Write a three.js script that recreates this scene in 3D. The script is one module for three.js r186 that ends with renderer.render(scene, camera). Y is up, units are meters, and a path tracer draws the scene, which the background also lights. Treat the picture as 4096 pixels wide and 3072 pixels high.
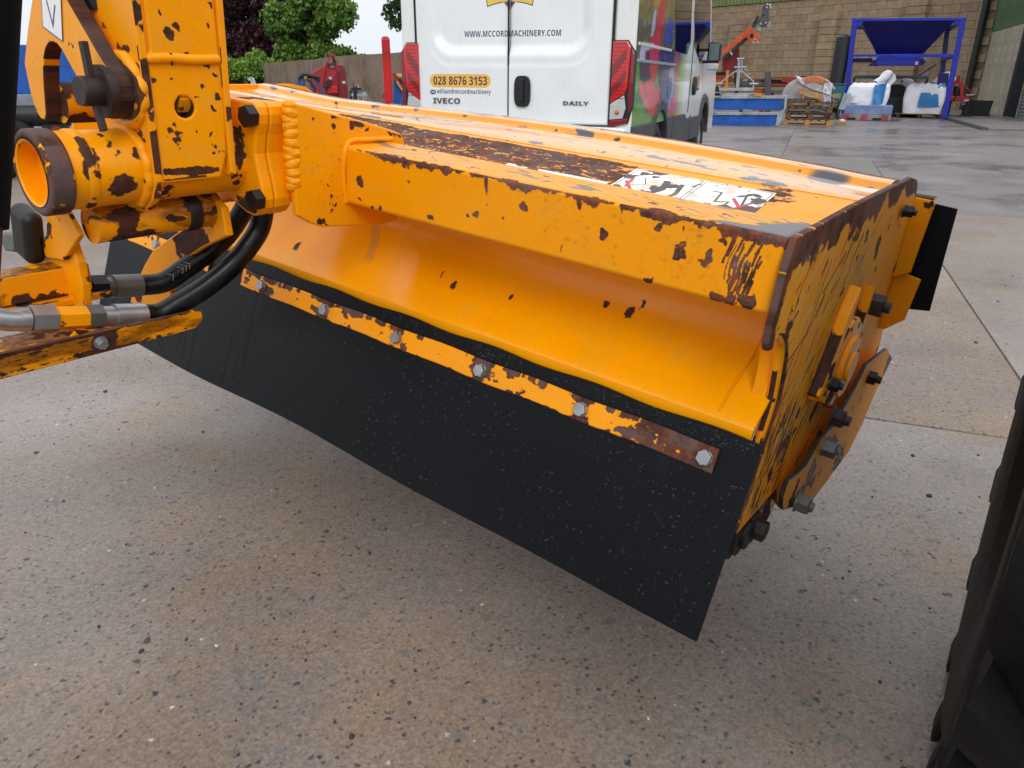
import * as THREE from 'three';
import { mergeGeometries, mergeVertices, toCreasedNormals } from 'three/addons/utils/BufferGeometryUtils.js';
import { RoundedBoxGeometry } from 'three/addons/geometries/RoundedBoxGeometry.js';
import { TextGeometry } from 'three/addons/geometries/TextGeometry.js';
import { FontLoader } from 'three/addons/loaders/FontLoader.js';

// ---------------------------------------------------------------- camera, sky, sun, exposure
const V3 = THREE.Vector3, V2 = THREE.Vector2, RAD = Math.PI / 180;
const scene = new THREE.Scene();
const camera = new THREE.PerspectiveCamera(55, 4 / 3, 0.05, 600);
camera.position.set(0, 1.05, 0);
camera.rotation.order = 'YXZ';
camera.rotation.set(-22.4 * RAD, 0, 0.4 * RAD);
const renderer = new THREE.WebGLRenderer({ antialias: true });
renderer.toneMapping = THREE.LinearToneMapping;
renderer.toneMappingExposure = 1.1;
renderer.shadowMap.enabled = true;

let rs = 12345;
const rnd = () => { rs = (rs + 0x6d2b79f5) | 0; let t = Math.imul(rs ^ (rs >>> 15), 1 | rs); t = (t + Math.imul(t ^ (t >>> 7), 61 | t)) ^ t; return ((t ^ (t >>> 14)) >>> 0) / 4294967296; };
const rr = (a, b) => a + (b - a) * rnd();
const TB = new Float32Array(65536); for (let i = 0; i < 65536; i++) TB[i] = rnd();
const hsh = (i, j) => TB[((Math.imul(i, 73) + Math.imul(j, 7919) + Math.imul(i * 31 + j, j & 255)) & 65535)];
function vn(x, y) {
  const i = Math.floor(x), j = Math.floor(y); let u = x - i, v = y - j; u = u * u * (3 - 2 * u); v = v * v * (3 - 2 * v);
  const a = hsh(i, j), b = hsh(i + 1, j), c = hsh(i, j + 1), d = hsh(i + 1, j + 1);
  return a + (b - a) * u + (c - a) * v + (a - b - c + d) * u * v;
}
function fbm(x, y, o = 4) { let s = 0, a = 0.5, n = 0; for (let k = 0; k < o; k++) { s += a * vn(x, y); n += a; a *= 0.5; const t = x * 1.62 - y * 1.18 + 17.3; y = x * 1.18 + y * 1.62 + 5.1; x = t; } return s / n; }
const ss = (a, b, x) => { const t = Math.min(1, Math.max(0, (x - a) / (b - a))); return t * t * (3 - 2 * t); };
const lerp = (a, b, t) => a + (b - a) * t, clamp = (x, a, b) => Math.min(b, Math.max(a, x));

{ // overcast sky, brighter towards the zenith as cloud layers are
  const W = 1024, H = 512, d = new Float32Array(W * H * 4);
  for (let j = 0; j < H; j++) for (let i = 0; i < W; i++) {
    const el = ((j + 0.5) / H - 0.5) * Math.PI, az = (i + 0.5) / W * 2 * Math.PI, s = Math.max(0, Math.sin(el));
    const q = 1.9 / (0.28 + s);
    const cx = Math.cos(az) * Math.cos(el) * q, cy = Math.sin(az) * Math.cos(el) * q;
    const n = fbm(cx * 1.1 + 40, cy * 1.1 + 40, 5) - 0.5, L = (0.82 + 0.62 * s) * (1 + 0.28 * n * ss(0, 0.25, s));
    const k = (j * W + i) * 4; d[k] = L * 0.935; d[k + 1] = L * 0.985; d[k + 2] = L * 1.05; d[k + 3] = 1;
  }
  const sky = new THREE.DataTexture(d, W, H, THREE.RGBAFormat, THREE.FloatType);
  sky.mapping = THREE.EquirectangularReflectionMapping; sky.magFilter = sky.minFilter = THREE.LinearFilter; sky.needsUpdate = true;
  scene.background = sky; scene.environment = sky; scene.environmentIntensity = 1;
}
const sun = new THREE.DirectionalLight(new THREE.Color(1, 0.97, 0.92), 0.9);
sun.position.set(1.5, 13, 15); sun.target.position.set(0, 0, -2);
sun.castShadow = true; sun.shadow.radius = 45; sun.shadow.mapSize.set(2048, 2048);
Object.assign(sun.shadow.camera, { left: -30, right: 30, top: 40, bottom: -40, near: 1, far: 120 });
sun.name = 'sun'; scene.add(sun, sun.target);
// ---------------------------------------------------------------- helpers: names, geometry
const taken = new Map();
const numbered = (n) => { const k = taken.get(n) || 0; taken.set(n, k + 1); return k ? n + '_' + String(k).padStart(3, '0') : n; };
function thing(name, label, category, pos = [0, 0, 0], yaw = 0, group) {
  const o = new THREE.Group(); o.name = numbered(name); o.position.set(...pos); o.rotation.y = yaw; scene.add(o);
  o.userData.label = label; if (category) o.userData.category = category; if (group) o.userData.group = group;
  return o;
}
function structure(o, label) { o.userData.kind = 'structure'; if (label) o.userData.label = label; return o; }
function part(parent, name, geo, mat, label) {
  const m = new THREE.Mesh(Array.isArray(geo) ? merge(geo) : geo, mat); m.name = name; m.castShadow = m.receiveShadow = true;
  if (label) m.userData.label = label; parent.add(m); return m;
}
function sub(parent, name) { const g = new THREE.Group(); g.name = name; parent.add(g); return g; }
const ni = (g) => (g.index ? g.toNonIndexed() : g);
const merge = (gs) => { const a = gs.map((g) => { const h = ni(g).clone(); for (const k of Object.keys(h.attributes)) if (!['position', 'normal', 'uv'].includes(k)) h.deleteAttribute(k); return h; }); return a.length === 1 ? a[0] : mergeGeometries(a); };
function boxUV(g, f) { // uv in metres, looked up along the axis a face points to
  g = ni(g); const p = g.attributes.position, n = p.count, uv = new Float32Array(n * 2), A = new V3(), B = new V3(), C = new V3(), N = new V3();
  for (let i = 0; i < n; i += 3) {
    A.fromBufferAttribute(p, i); B.fromBufferAttribute(p, i + 1); C.fromBufferAttribute(p, i + 2);
    N.copy(B).sub(A).cross(C.clone().sub(A));
    const x = Math.abs(N.x), y = Math.abs(N.y), z = Math.abs(N.z);
    for (const [k, P] of [[0, A], [1, B], [2, C]]) {
      let u, v;
      if (f) [u, v] = f(P, N); else if (x >= y && x >= z) { u = P.z; v = P.y; } else if (y >= z) { u = P.x; v = P.z; } else { u = P.x; v = P.y; }
      uv[(i + k) * 2] = u; uv[(i + k) * 2 + 1] = v;
    }
  }
  g.setAttribute('uv', new THREE.BufferAttribute(uv, 2)); return g;
}
const box = (cx, cy, cz, w, h, d, r = 0) => boxUV((r ? new RoundedBoxGeometry(w, h, d, 2, Math.min(r, w * 0.45, h * 0.45, d * 0.45)) : new THREE.BoxGeometry(w, h, d)).translate(cx, cy, cz));
const UP = new V3(0, 1, 0);
function along(g, p1, p2) { const d = new V3().subVectors(p2, p1); return g.applyQuaternion(new THREE.Quaternion().setFromUnitVectors(UP, d.clone().normalize())).translate(...new V3().addVectors(p1, p2).multiplyScalar(0.5).toArray()); }
const v = (a) => (a.isVector3 ? a : new V3(...a));
function cyl(p1, p2, r, seg = 20, r2 = r) { p1 = v(p1); p2 = v(p2); let g = new THREE.CylinderGeometry(r2, r, p1.distanceTo(p2), seg); if (seg <= 8) { g = g.toNonIndexed(); g.computeVertexNormals(); } return boxUV(along(g, p1, p2)); }
function bar(p1, p2, w, d, r = 0) { // a box bar; its width lies along world x as far as it can
  p1 = v(p1); p2 = v(p2); const L = p1.distanceTo(p2), y = new V3().subVectors(p2, p1).normalize();
  const ref = Math.abs(y.x) > 0.9 ? new V3(0, 0, 1) : new V3(1, 0, 0), z = new V3().crossVectors(ref, y).normalize(), x = new V3().crossVectors(y, z);
  const g = r ? new RoundedBoxGeometry(w, L, d, 2, r) : new THREE.BoxGeometry(w, L, d);
  return boxUV(g.applyMatrix4(new THREE.Matrix4().makeBasis(x, y, z)).translate(...p1.clone().add(p2).multiplyScalar(0.5).toArray()));
}
function shapeOf(poly, holes = []) { const s = new THREE.Shape(poly.map((p) => new V2(p[0], p[1]))); for (const h of holes) s.holes.push(new THREE.Path(h.map((p) => new V2(p[0], p[1])))); return s; }
function ext(poly, z0, z1, bevel = 0, holes = []) { // a prism along z
  const g = new THREE.ExtrudeGeometry(shapeOf(poly, holes), { depth: z1 - z0 - 2 * bevel, bevelEnabled: bevel > 0, bevelSize: bevel, bevelThickness: bevel, bevelOffset: -bevel, bevelSegments: 2, curveSegments: 10 });
  return g.translate(0, 0, z0 + bevel);
}
const circle = (x, y, r, n = 20, a0 = 0, a1 = 2 * Math.PI) => Array.from({ length: n }, (_, i) => { const t = a0 + (a1 - a0) * i / (a1 - a0 > 6 ? n : n - 1); return [x + r * Math.cos(t), y + r * Math.sin(t)]; });
function tube(pts, r, n = 40, seg = 14) { return new THREE.TubeGeometry(new THREE.CatmullRomCurve3(pts.map(v)), n, r, seg, false); }
function capTube(pts, r, n, seg) { const c = pts.map(v); return merge([tube(c, r, n, seg), new THREE.SphereGeometry(r, seg, 8).translate(...c[0].toArray()), new THREE.SphereGeometry(r, seg, 8).translate(...c[c.length - 1].toArray())]); }
function grid(nu, nv, f, thick, closed = true) { // a sheet from f(s,t) -> [x,y,z], given thickness along its own normal
  const P = [], idx = []; const at = (i, j) => new V3(...f(i / nu, j / nv)), N = [];
  for (let j = 0; j <= nv; j++) for (let i = 0; i <= nu; i++) P.push(at(i, j));
  const g0 = new THREE.BufferGeometry(); const pos = new Float32Array(P.length * 3); P.forEach((p, i) => p.toArray(pos, i * 3));
  for (let j = 0; j < nv; j++) for (let i = 0; i < nu; i++) { const a = j * (nu + 1) + i, b = a + 1, c = a + nu + 1, d = c + 1; idx.push(a, b, d, a, d, c); }
  g0.setAttribute('position', new THREE.BufferAttribute(pos, 3)); g0.setIndex(idx); g0.computeVertexNormals();
  if (!thick) { g0.setAttribute('uv', new THREE.BufferAttribute(new Float32Array(P.length * 2), 2)); return g0; }
  const n = P.length, q = new Float32Array(n * 6), nm = g0.attributes.normal; q.set(pos);
  for (let i = 0; i < n; i++) for (let k = 0; k < 3; k++) q[(n + i) * 3 + k] = pos[i * 3 + k] - nm.array[i * 3 + k] * thick;
  const id = idx.slice(); for (let k = 0; k < idx.length; k += 3) id.push(n + idx[k], n + idx[k + 2], n + idx[k + 1]);
  const edge = (a, b) => id.push(a, n + a, n + b, a, n + b, b), W = nu + 1;
  for (let i = 0; i < nu; i++) { edge(i + 1, i); edge(nv * W + i, nv * W + i + 1); }
  for (let j = 0; j < nv; j++) { edge(j * W, (j + 1) * W); edge((j + 1) * W + nu, j * W + nu); }
  const g = new THREE.BufferGeometry(); g.setAttribute('position', new THREE.BufferAttribute(q, 3)); g.setIndex(id);
  return toCreasedNormals(g, 0.6);
}

// ---------------------------------------------------------------- helpers: procedural surfaces
const mirror = (t) => { t.wrapS = t.wrapT = THREE.MirroredRepeatWrapping; return t; };
function skin(w, h, ppm, x0, y0, fn, wrap = THREE.MirroredRepeatWrapping) { // colour + (height, roughness) over a rectangle given in metres
  const W = Math.max(8, Math.round(w * ppm)), H = Math.max(8, Math.round(h * ppm)), c = new Uint8Array(W * H * 4), b = new Uint8Array(W * H * 2), o = { r: 0, g: 0, b: 0, h: 0.5, q: 0.5, m: 0 };
  for (let j = 0; j < H; j++) for (let i = 0; i < W; i++) {
    o.h = 0.5; o.q = 0.5; o.m = 0; fn(x0 + (i + 0.5) / W * w, y0 + (j + 0.5) / H * h, o); const k = (j * W + i) * 4;
    c[k] = clamp(o.r, 0, 255); c[k + 1] = clamp(o.g, 0, 255); c[k + 2] = clamp(o.b, 0, 255); c[k + 3] = 255;
    b[k >> 1] = clamp(o.h, 0, 1) * 255; b[(k >> 1) + 1] = clamp(o.q, 0.02, 1) * 255;
  }
  const mk = (a, srgb) => {
    const t = new THREE.DataTexture(a, W, H, srgb ? THREE.RGBAFormat : THREE.RGFormat); t.magFilter = THREE.LinearFilter; t.minFilter = THREE.LinearMipmapLinearFilter; t.generateMipmaps = true; t.wrapS = t.wrapT = wrap;
    t.repeat.set(1 / w, 1 / h); t.offset.set(-x0 / w, -y0 / h); if (srgb) t.colorSpace = THREE.SRGBColorSpace; t.needsUpdate = true; return t;
  };
  return { map: mk(c, true), rb: mk(b, false) };
}
function skinMat(s, bump = 0.0006, extra = {}) { return new THREE.MeshPhysicalMaterial({ map: s.map, roughnessMap: s.rb, bumpMap: s.rb, roughness: 1, metalness: 0, bumpScale: bump, specularIntensity: 0.55, ...extra }); }
const CLAMP = THREE.ClampToEdgeWrapping;
function paint(o, x, y, tan = 0) { // tractor-yellow gloss paint; tan = weathered, chalked paint
  const n = fbm(x * 7 + 3, y * 7 + 8, 3) - 0.5, m = vn(x * 260, y * 260) - 0.5;
  o.r = lerp(248, 210, tan) + n * 10 + m * 5; o.g = lerp(156, 152, tan) + n * 12 + m * 5; o.b = lerp(0, 70, tan) + n * 4;
  const ch = ss(0.56, 0.66, fbm(x * 13 + 50, y * 31 + 20, 4)) * 0.16 + ss(0.74, 0.78, vn(x * 150 + y * 60, y * 9)) * ss(0.5, 0.6, fbm(x * 5, y * 5 + 9, 2)) * 0.12; o.r = lerp(o.r, 214, ch); o.g = lerp(o.g, 160, ch); o.b = lerp(o.b, 84, ch);
  o.q = lerp(0.30, 0.5, tan) + n * 0.16 + ch * 0.8; o.h = 0.8 + m * 0.025 + n * 0.02; o.m = 0;
}
function rust(o, x, y, a, purple = 0.25, lift = 1) { // a > 0: bare rusted steel, its outline where a crosses 0
  if (a < -0.2) return; a += (fbm(x * 95 + 3, y * 95, 3) - 0.5) * 0.16 + (vn(x * 420, y * 420) - 0.5) * 0.035;
  const t = ss(-0.004, 0.016, a); if (t <= 0) { const hs = ss(-0.022, 0, a) * 0.3; o.r = lerp(o.r, 150, hs); o.g = lerp(o.g, 74, hs); o.b = lerp(o.b, 10, hs); return; }
  const n = fbm(x * 55 + 31, y * 55, 4), p = vn(x * 330, y * 330), q = fbm(x * 16, y * 16 + 77, 3);
  let r = lerp(36, 96, n) + 26 * (p - 0.5), g = lerp(23, 56, n) + 16 * (p - 0.5), b = lerp(20, 40, n) + 10 * (p - 0.5);
  const s = ss(0.5, 0.68, q) * purple; r = lerp(r, 84, s); g = lerp(g, 74, s); b = lerp(b, 76, s);
  const e = ss(0.55, 0.75, fbm(x * 24 + 9, y * 24, 3)) * 0.5; r = lerp(r, 104, e); g = lerp(g, 52, e); b = lerp(b, 28, e);
  o.r = lerp(o.r, r * lift, t); o.g = lerp(o.g, g * lift, t); o.b = lerp(o.b, b * lift, t);
  o.q = lerp(o.q, 0.62 + 0.25 * n, t); o.h = lerp(o.h, 0.3 + 0.25 * n * p, t);
}
const only = (val, mask) => (mask <= 0 ? -1 : val * mask - (1 - mask) * 0.4); // a mark confined to a region
const chips = (x, y, s, th) => (fbm(x * s, y * s, 4) - th) * 1.2;
function segd(x, y, ax, ay, bx, by) { const dx = bx - ax, dy = by - ay, t = clamp(((x - ax) * dx + (y - ay) * dy) / (dx * dx + dy * dy), 0, 1); return Math.hypot(x - ax - t * dx, y - ay - t * dy); }
function scratches(n, gen) { const L = []; for (let i = 0; i < n; i++) L.push(gen(i)); return (x, y) => { let m = 9; x += (fbm(x * 22 + 9, y * 22, 2) - 0.5) * 0.014; y += (fbm(x * 22, y * 22 + 70, 2) - 0.5) * 0.014; for (const s of L) { if (x < s[4] || x > s[5] || y < s[6] || y > s[7]) continue; const d = segd(x, y, s[0], s[1], s[2], s[3]) / s[8]; if (d < m) m = d; } return m; }; }
const scr = (ax, ay, bx, by, w) => [ax, ay, bx, by, Math.min(ax, bx) - w * 3, Math.max(ax, bx) + w * 3, Math.min(ay, by) - w * 3, Math.max(ay, by) + w * 3, w];
const spots = (L) => (x, y) => { let m = -1; x += (fbm(x * 60 + 5, y * 60, 3) - 0.5) * 0.022; y += (fbm(x * 60, y * 60 + 40, 3) - 0.5) * 0.022; for (const [sx, sy, r] of L) { const d = r - Math.hypot(x - sx, y - sy); if (d > -r) m = Math.max(m, d / r); } return m; };

const mott = skin(1, 1, 512, 0, 0, (x, y, o) => { const n = fbm(x * 5, y * 5, 5), m = fbm(x * 40, y * 40, 3); o.r = o.g = o.b = 255 * clamp(0.80 + 0.28 * (n - 0.5) + 0.18 * (m - 0.5) + 0.06, 0, 1); o.h = m; o.q = 0.5 + 0.5 * (n - 0.3); });
const plain = new Map();
function col(hex, rough = 0.5, extra = {}) { // plain coat of one colour with a little dirt in it
  const k = hex + '|' + rough + '|' + Object.entries(extra).join(); if (!plain.has(k)) plain.set(k, new THREE.MeshPhysicalMaterial({ color: new THREE.Color(hex), roughness: rough, map: mott.map, bumpMap: mott.rb, bumpScale: 0.0006, ...extra })); return plain.get(k);
}
const galv = col('#b9c2c4', 0.42, { metalness: 0.55 }), darkSteel = col('#2c2b2c', 0.55, { metalness: 0.3 }), blackRubber = col('#17181a', 0.62);
// ---------------------------------------------------------------- the yard
const CON = (() => { // exposed-aggregate concrete, a tile of 2.6 m that wraps round
  const S = 1536, w = 2.4, ppm = S / w, c = new Float32Array(S * S * 3), hq = new Float32Array(S * S * 2);
  const per = (x, y, p, o) => { let s = 0, a = 0.5, n = 0; for (let k = 0; k < o; k++) { const f = p << k, X = x * f, Y = y * f, i = Math.floor(X), j = Math.floor(Y); let u = X - i, t = Y - j; u = u * u * (3 - 2 * u); t = t * t * (3 - 2 * t); const h = (a, b) => hsh(((a % f) + f) % f + k * 57, ((b % f) + f) % f + k * 131); s += a * (h(i, j) * (1 - u) * (1 - t) + h(i + 1, j) * u * (1 - t) + h(i, j + 1) * (1 - u) * t + h(i + 1, j + 1) * u * t); n += a; a *= 0.6; } return s / n; };
  for (let j = 0; j < S; j++) for (let i = 0; i < S; i++) {
    const n = per(i / S, j / S, 4, 4) - 0.5, m = per(i / S + 0.37, j / S + 0.11, 9, 3) - 0.5, f = TB[(i * 7 + j * 2713) & 65535] - 0.5, f2 = per(i / S, j / S, 512, 2) - 0.5, k = j * S + i;
    const warm = ss(-0.1, 0.25, m);
    c[k * 3] = 129 + 34 * n + 14 * f + 44 * f2 + 5 * warm; c[k * 3 + 1] = 116 + 32 * n + 14 * f + 44 * f2; c[k * 3 + 2] = 107 + 30 * n + 14 * f + 44 * f2 - 8 * warm;
    hq[k * 2] = 0.6 + 0.2 * f2 + 0.05 * f; hq[k * 2 + 1] = 0.5;
  }
  const dab = (cx, cy, rx, ry, an, r, g, b, al, dh, soft) => {
    const R = Math.ceil(Math.max(rx, ry) * 1.4), ca = Math.cos(an), sa = Math.sin(an), w1 = rnd() * 9;
    for (let y = -R; y <= R; y++) for (let x = -R; x <= R; x++) {
      const u = (x * ca + y * sa) / rx, q = (-x * sa + y * ca) / ry, th = Math.atan2(q, u), d = Math.hypot(u, q) * (1 + 0.16 * Math.sin(th * 3 + w1) + 0.1 * Math.sin(th * 5 + w1 * 2));
      const t = al * ss(1 + soft, 1 - soft, d); if (t <= 0) continue;
      const k = (((cy + y) % S + S) % S) * S + (((cx + x) % S + S) % S);
      c[k * 3] = lerp(c[k * 3], r, t); c[k * 3 + 1] = lerp(c[k * 3 + 1], g, t); c[k * 3 + 2] = lerp(c[k * 3 + 2], b, t); hq[k * 2] = clamp(hq[k * 2] + dh * t, 0, 1);
    }
  };
  const I = () => Math.floor(rnd() * S);
  for (let k = 0; k < 1700; k++) { const r = 0.75 * rr(3, 11), s = rr(-14, 14); dab(I(), I(), r, r * rr(0.4, 0.8), rr(0, 3.1), 100 + s, 102 + s, 103 + s, rr(0.2, 0.6), rr(-0.1, 0.05), 0.3); }
  for (let k = 0; k < 11000; k++) { const r = 0.7 * rr(1.2, 3.8), s = rr(-25, 20); dab(I(), I(), r, r * rr(0.5, 1), rr(0, 3.1), 74 + s, 71 + s, 70 + s, rr(0.4, 0.95), rr(-0.35, 0.1), 0.3); }
  for (let k = 0; k < 900; k++) { const r = 0.75 * rr(1.6, 6.4), s = rr(-14, 14); dab(I(), I(), r, r * rr(0.45, 0.8), rr(0, 3.1), 58 + s, 60 + s, 66 + s, rr(0.75, 1), -0.3, 0.2); }
  for (let k = 0; k < 240; k++) { const r = rr(1, 3.2), t = rnd(); dab(I(), I(), r, r * rr(0.5, 1), rr(0, 3), t < 0.5 ? 212 : 160, t < 0.5 ? 210 : 104, t < 0.5 ? 204 : 80, rr(0.5, 0.9), 0.05, 0.3); }
  const map = new Uint8Array(S * S * 4), rb = new Uint8Array(S * S);
  for (let k = 0; k < S * S; k++) { for (let q = 0; q < 3; q++) map[k * 4 + q] = clamp(c[k * 3 + q], 0, 255); map[k * 4 + 3] = 255; rb[k] = hq[k * 2] * 255; }
  const mk = (a, srgb) => { const t = new THREE.DataTexture(a, S, S, srgb ? THREE.RGBAFormat : THREE.RedFormat); t.wrapS = t.wrapT = THREE.RepeatWrapping; t.magFilter = THREE.LinearFilter; t.minFilter = THREE.LinearMipmapLinearFilter; t.generateMipmaps = true; t.repeat.set(1 / w, 1 / w); if (srgb) t.colorSpace = THREE.SRGBColorSpace; t.needsUpdate = true; return t; };
  return { map: mk(map, true), rb: mk(rb, false) };
})();
const wet = skin(9, 9, 110, 0, 0, (x, y, o) => { const n = fbm(x * 0.55, y * 0.9, 5), m = fbm(x * 3, y * 3, 4); o.q = clamp(0.52 + 1.1 * (n - 0.5) + 0.5 * (m - 0.5), 0.22, 0.9); });
const concreteMat = [0, 1].map((k) => { const m = CON.map.clone(), b = CON.rb.clone(); if (k) { m.rotation = b.rotation = 1.1; } return new THREE.MeshPhysicalMaterial({ map: m, bumpMap: b, bumpScale: 0.0022, roughnessMap: wet.rb, roughness: 1, color: k ? '#e6eeff' : '#ffffff' }); });  // far slabs get a bluish tint: sky reflection put into the colour
const ca = Math.cos(20.9 * RAD), sa = Math.sin(20.9 * RAD);
const yard = structure(new THREE.Group(), 'grey pink concrete yard in damp bays with speckled aggregate'); yard.name = 'concrete_yard'; scene.add(yard);
yard.rotation.y = -20.9 * RAD; // local x runs across the bays, local -z along them
{
  const rows = [-7.4, -2.4, 2.55, 7.4, 12.4, 17.5, 22.4, 27.4, 32.4];
  const g0 = 0.0035;
  for (let j = 0; j < rows.length - 1; j++) {
    const off = rows[j] < 10 ? 0.885 : -0.37, cols = []; for (let i = -4; i < 5; i++) cols.push(off + i * 4.6);
    for (let i = 0; i < cols.length - 1; i++) {
      const x0 = cols[i] + g0, x1 = cols[i + 1] - g0, z0 = -rows[j + 1] + g0, z1 = -rows[j] - g0, near = rows[j] < 2 && x0 < 3 && x1 > -6;
      const h = 0.14, r = 0.006, w = x1 - x0, d = z1 - z0;
      const g = new THREE.ExtrudeGeometry(shapeOf([[x0, -z1], [x1, -z1], [x1, -z0], [x0, -z0]]), { depth: h - r, bevelEnabled: true, bevelSize: r, bevelThickness: r, bevelOffset: -r, bevelSegments: 2 });
      g.rotateX(-Math.PI / 2).translate(0, -h, 0); const ang = rr(0, 6), ox = rr(0, 9), oz = rr(0, 9), c = Math.cos(ang), s = Math.sin(ang);
      const turn = j === 1 || near ? 0 : 1;
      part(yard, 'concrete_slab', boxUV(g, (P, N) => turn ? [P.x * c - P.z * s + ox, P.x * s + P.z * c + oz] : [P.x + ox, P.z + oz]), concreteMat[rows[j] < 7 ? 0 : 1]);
    }
  }
}
const subsoil = new THREE.Mesh(boxUV(new THREE.CircleGeometry(420, 48).rotateX(-Math.PI / 2).translate(0, -0.007, 0)), new THREE.MeshPhysicalMaterial({ color: '#57524b', roughness: 0.9, map: mott.map }));
subsoil.name = 'ground'; structure(subsoil, 'earth and open ground under and beyond the yard'); scene.add(subsoil);
{ // loose grit lying on the concrete
  const g = new THREE.IcosahedronGeometry(1, 1), p = g.attributes.position; for (let i = 0; i < p.count; i++) { const a = new V3().fromBufferAttribute(p, i), s = 0.8 + 0.45 * vn(a.x * 2 + 9, a.y * 2 + a.z * 3 + 4); p.setXYZ(i, a.x * s, a.y * s * 0.6, a.z * s); } g.computeVertexNormals();
  const n = 520, m = new THREE.InstancedMesh(g, new THREE.MeshPhysicalMaterial({ color: '#ffffff', roughness: 0.75 }), n), M4 = new THREE.Matrix4(), c = new THREE.Color();
  for (let i = 0; i < n; i++) {
    const far = rnd() ** 1.6, D = 0.8 + far * 9, az = rr(-0.75, 0.72), s = rr(0.0012, 0.0032) * (rnd() < 0.14 ? 1.9 : 1) * (1 + far * 1.4);
    M4.compose(new V3(Math.sin(az) * D, s * 0.3, -Math.cos(az) * D), new THREE.Quaternion().setFromEuler(new THREE.Euler(rr(-0.3, 0.3), rr(0, 6), rr(-0.3, 0.3))), new V3(s * rr(0.9, 1.6), s, s));
    m.setMatrixAt(i, M4); const k = rr(0.018, 0.06); m.setColorAt(i, rnd() < 0.05 ? c.setRGB(0.5, 0.5, 0.48) : c.setRGB(k, k * 1.02, k * 1.08));
  }
  m.name = 'loose_grit'; m.userData = { kind: 'stuff', label: 'dark loose grit scattered over the concrete', category: 'grit' }; scene.add(m);
}

// ---------------------------------------------------------------- far shed with the block wall
const greenClad = new THREE.MeshPhysicalMaterial({ color: '#7f8a55', roughness: 0.6, map: mott.map }), darkGreen = new THREE.MeshPhysicalMaterial({ color: '#4d6a42', roughness: 0.55, map: mott.map });
function corrugated(w, h, pitch, depth, vertical = true) {
  const n = Math.round(w / pitch) * 8; return boxUV(grid(n, 2, (s, t) => { const x = (s - 0.5) * w, k = (x / pitch) % 1; return [x, t * h, depth * clamp(Math.sin(k * 2 * Math.PI) * 1.6, -1, 1)]; }, 0.006));
}
const blockSkin = skin(2, 2, 256, 0, 0, (x, y, o) => { const n = fbm(x * 4, y * 4, 4) - 0.5, m = fbm(x * 45, y * 45, 3) - 0.5, f = vn(x * 120, y * 120) - 0.5; o.r = 150 + 38 * n + 28 * m + 14 * f; o.g = 130 + 35 * n + 27 * m + 14 * f; o.b = 107 + 30 * n + 24 * m + 14 * f; o.h = 0.5 + m + 0.4 * f; o.q = 0.85; });
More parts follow.
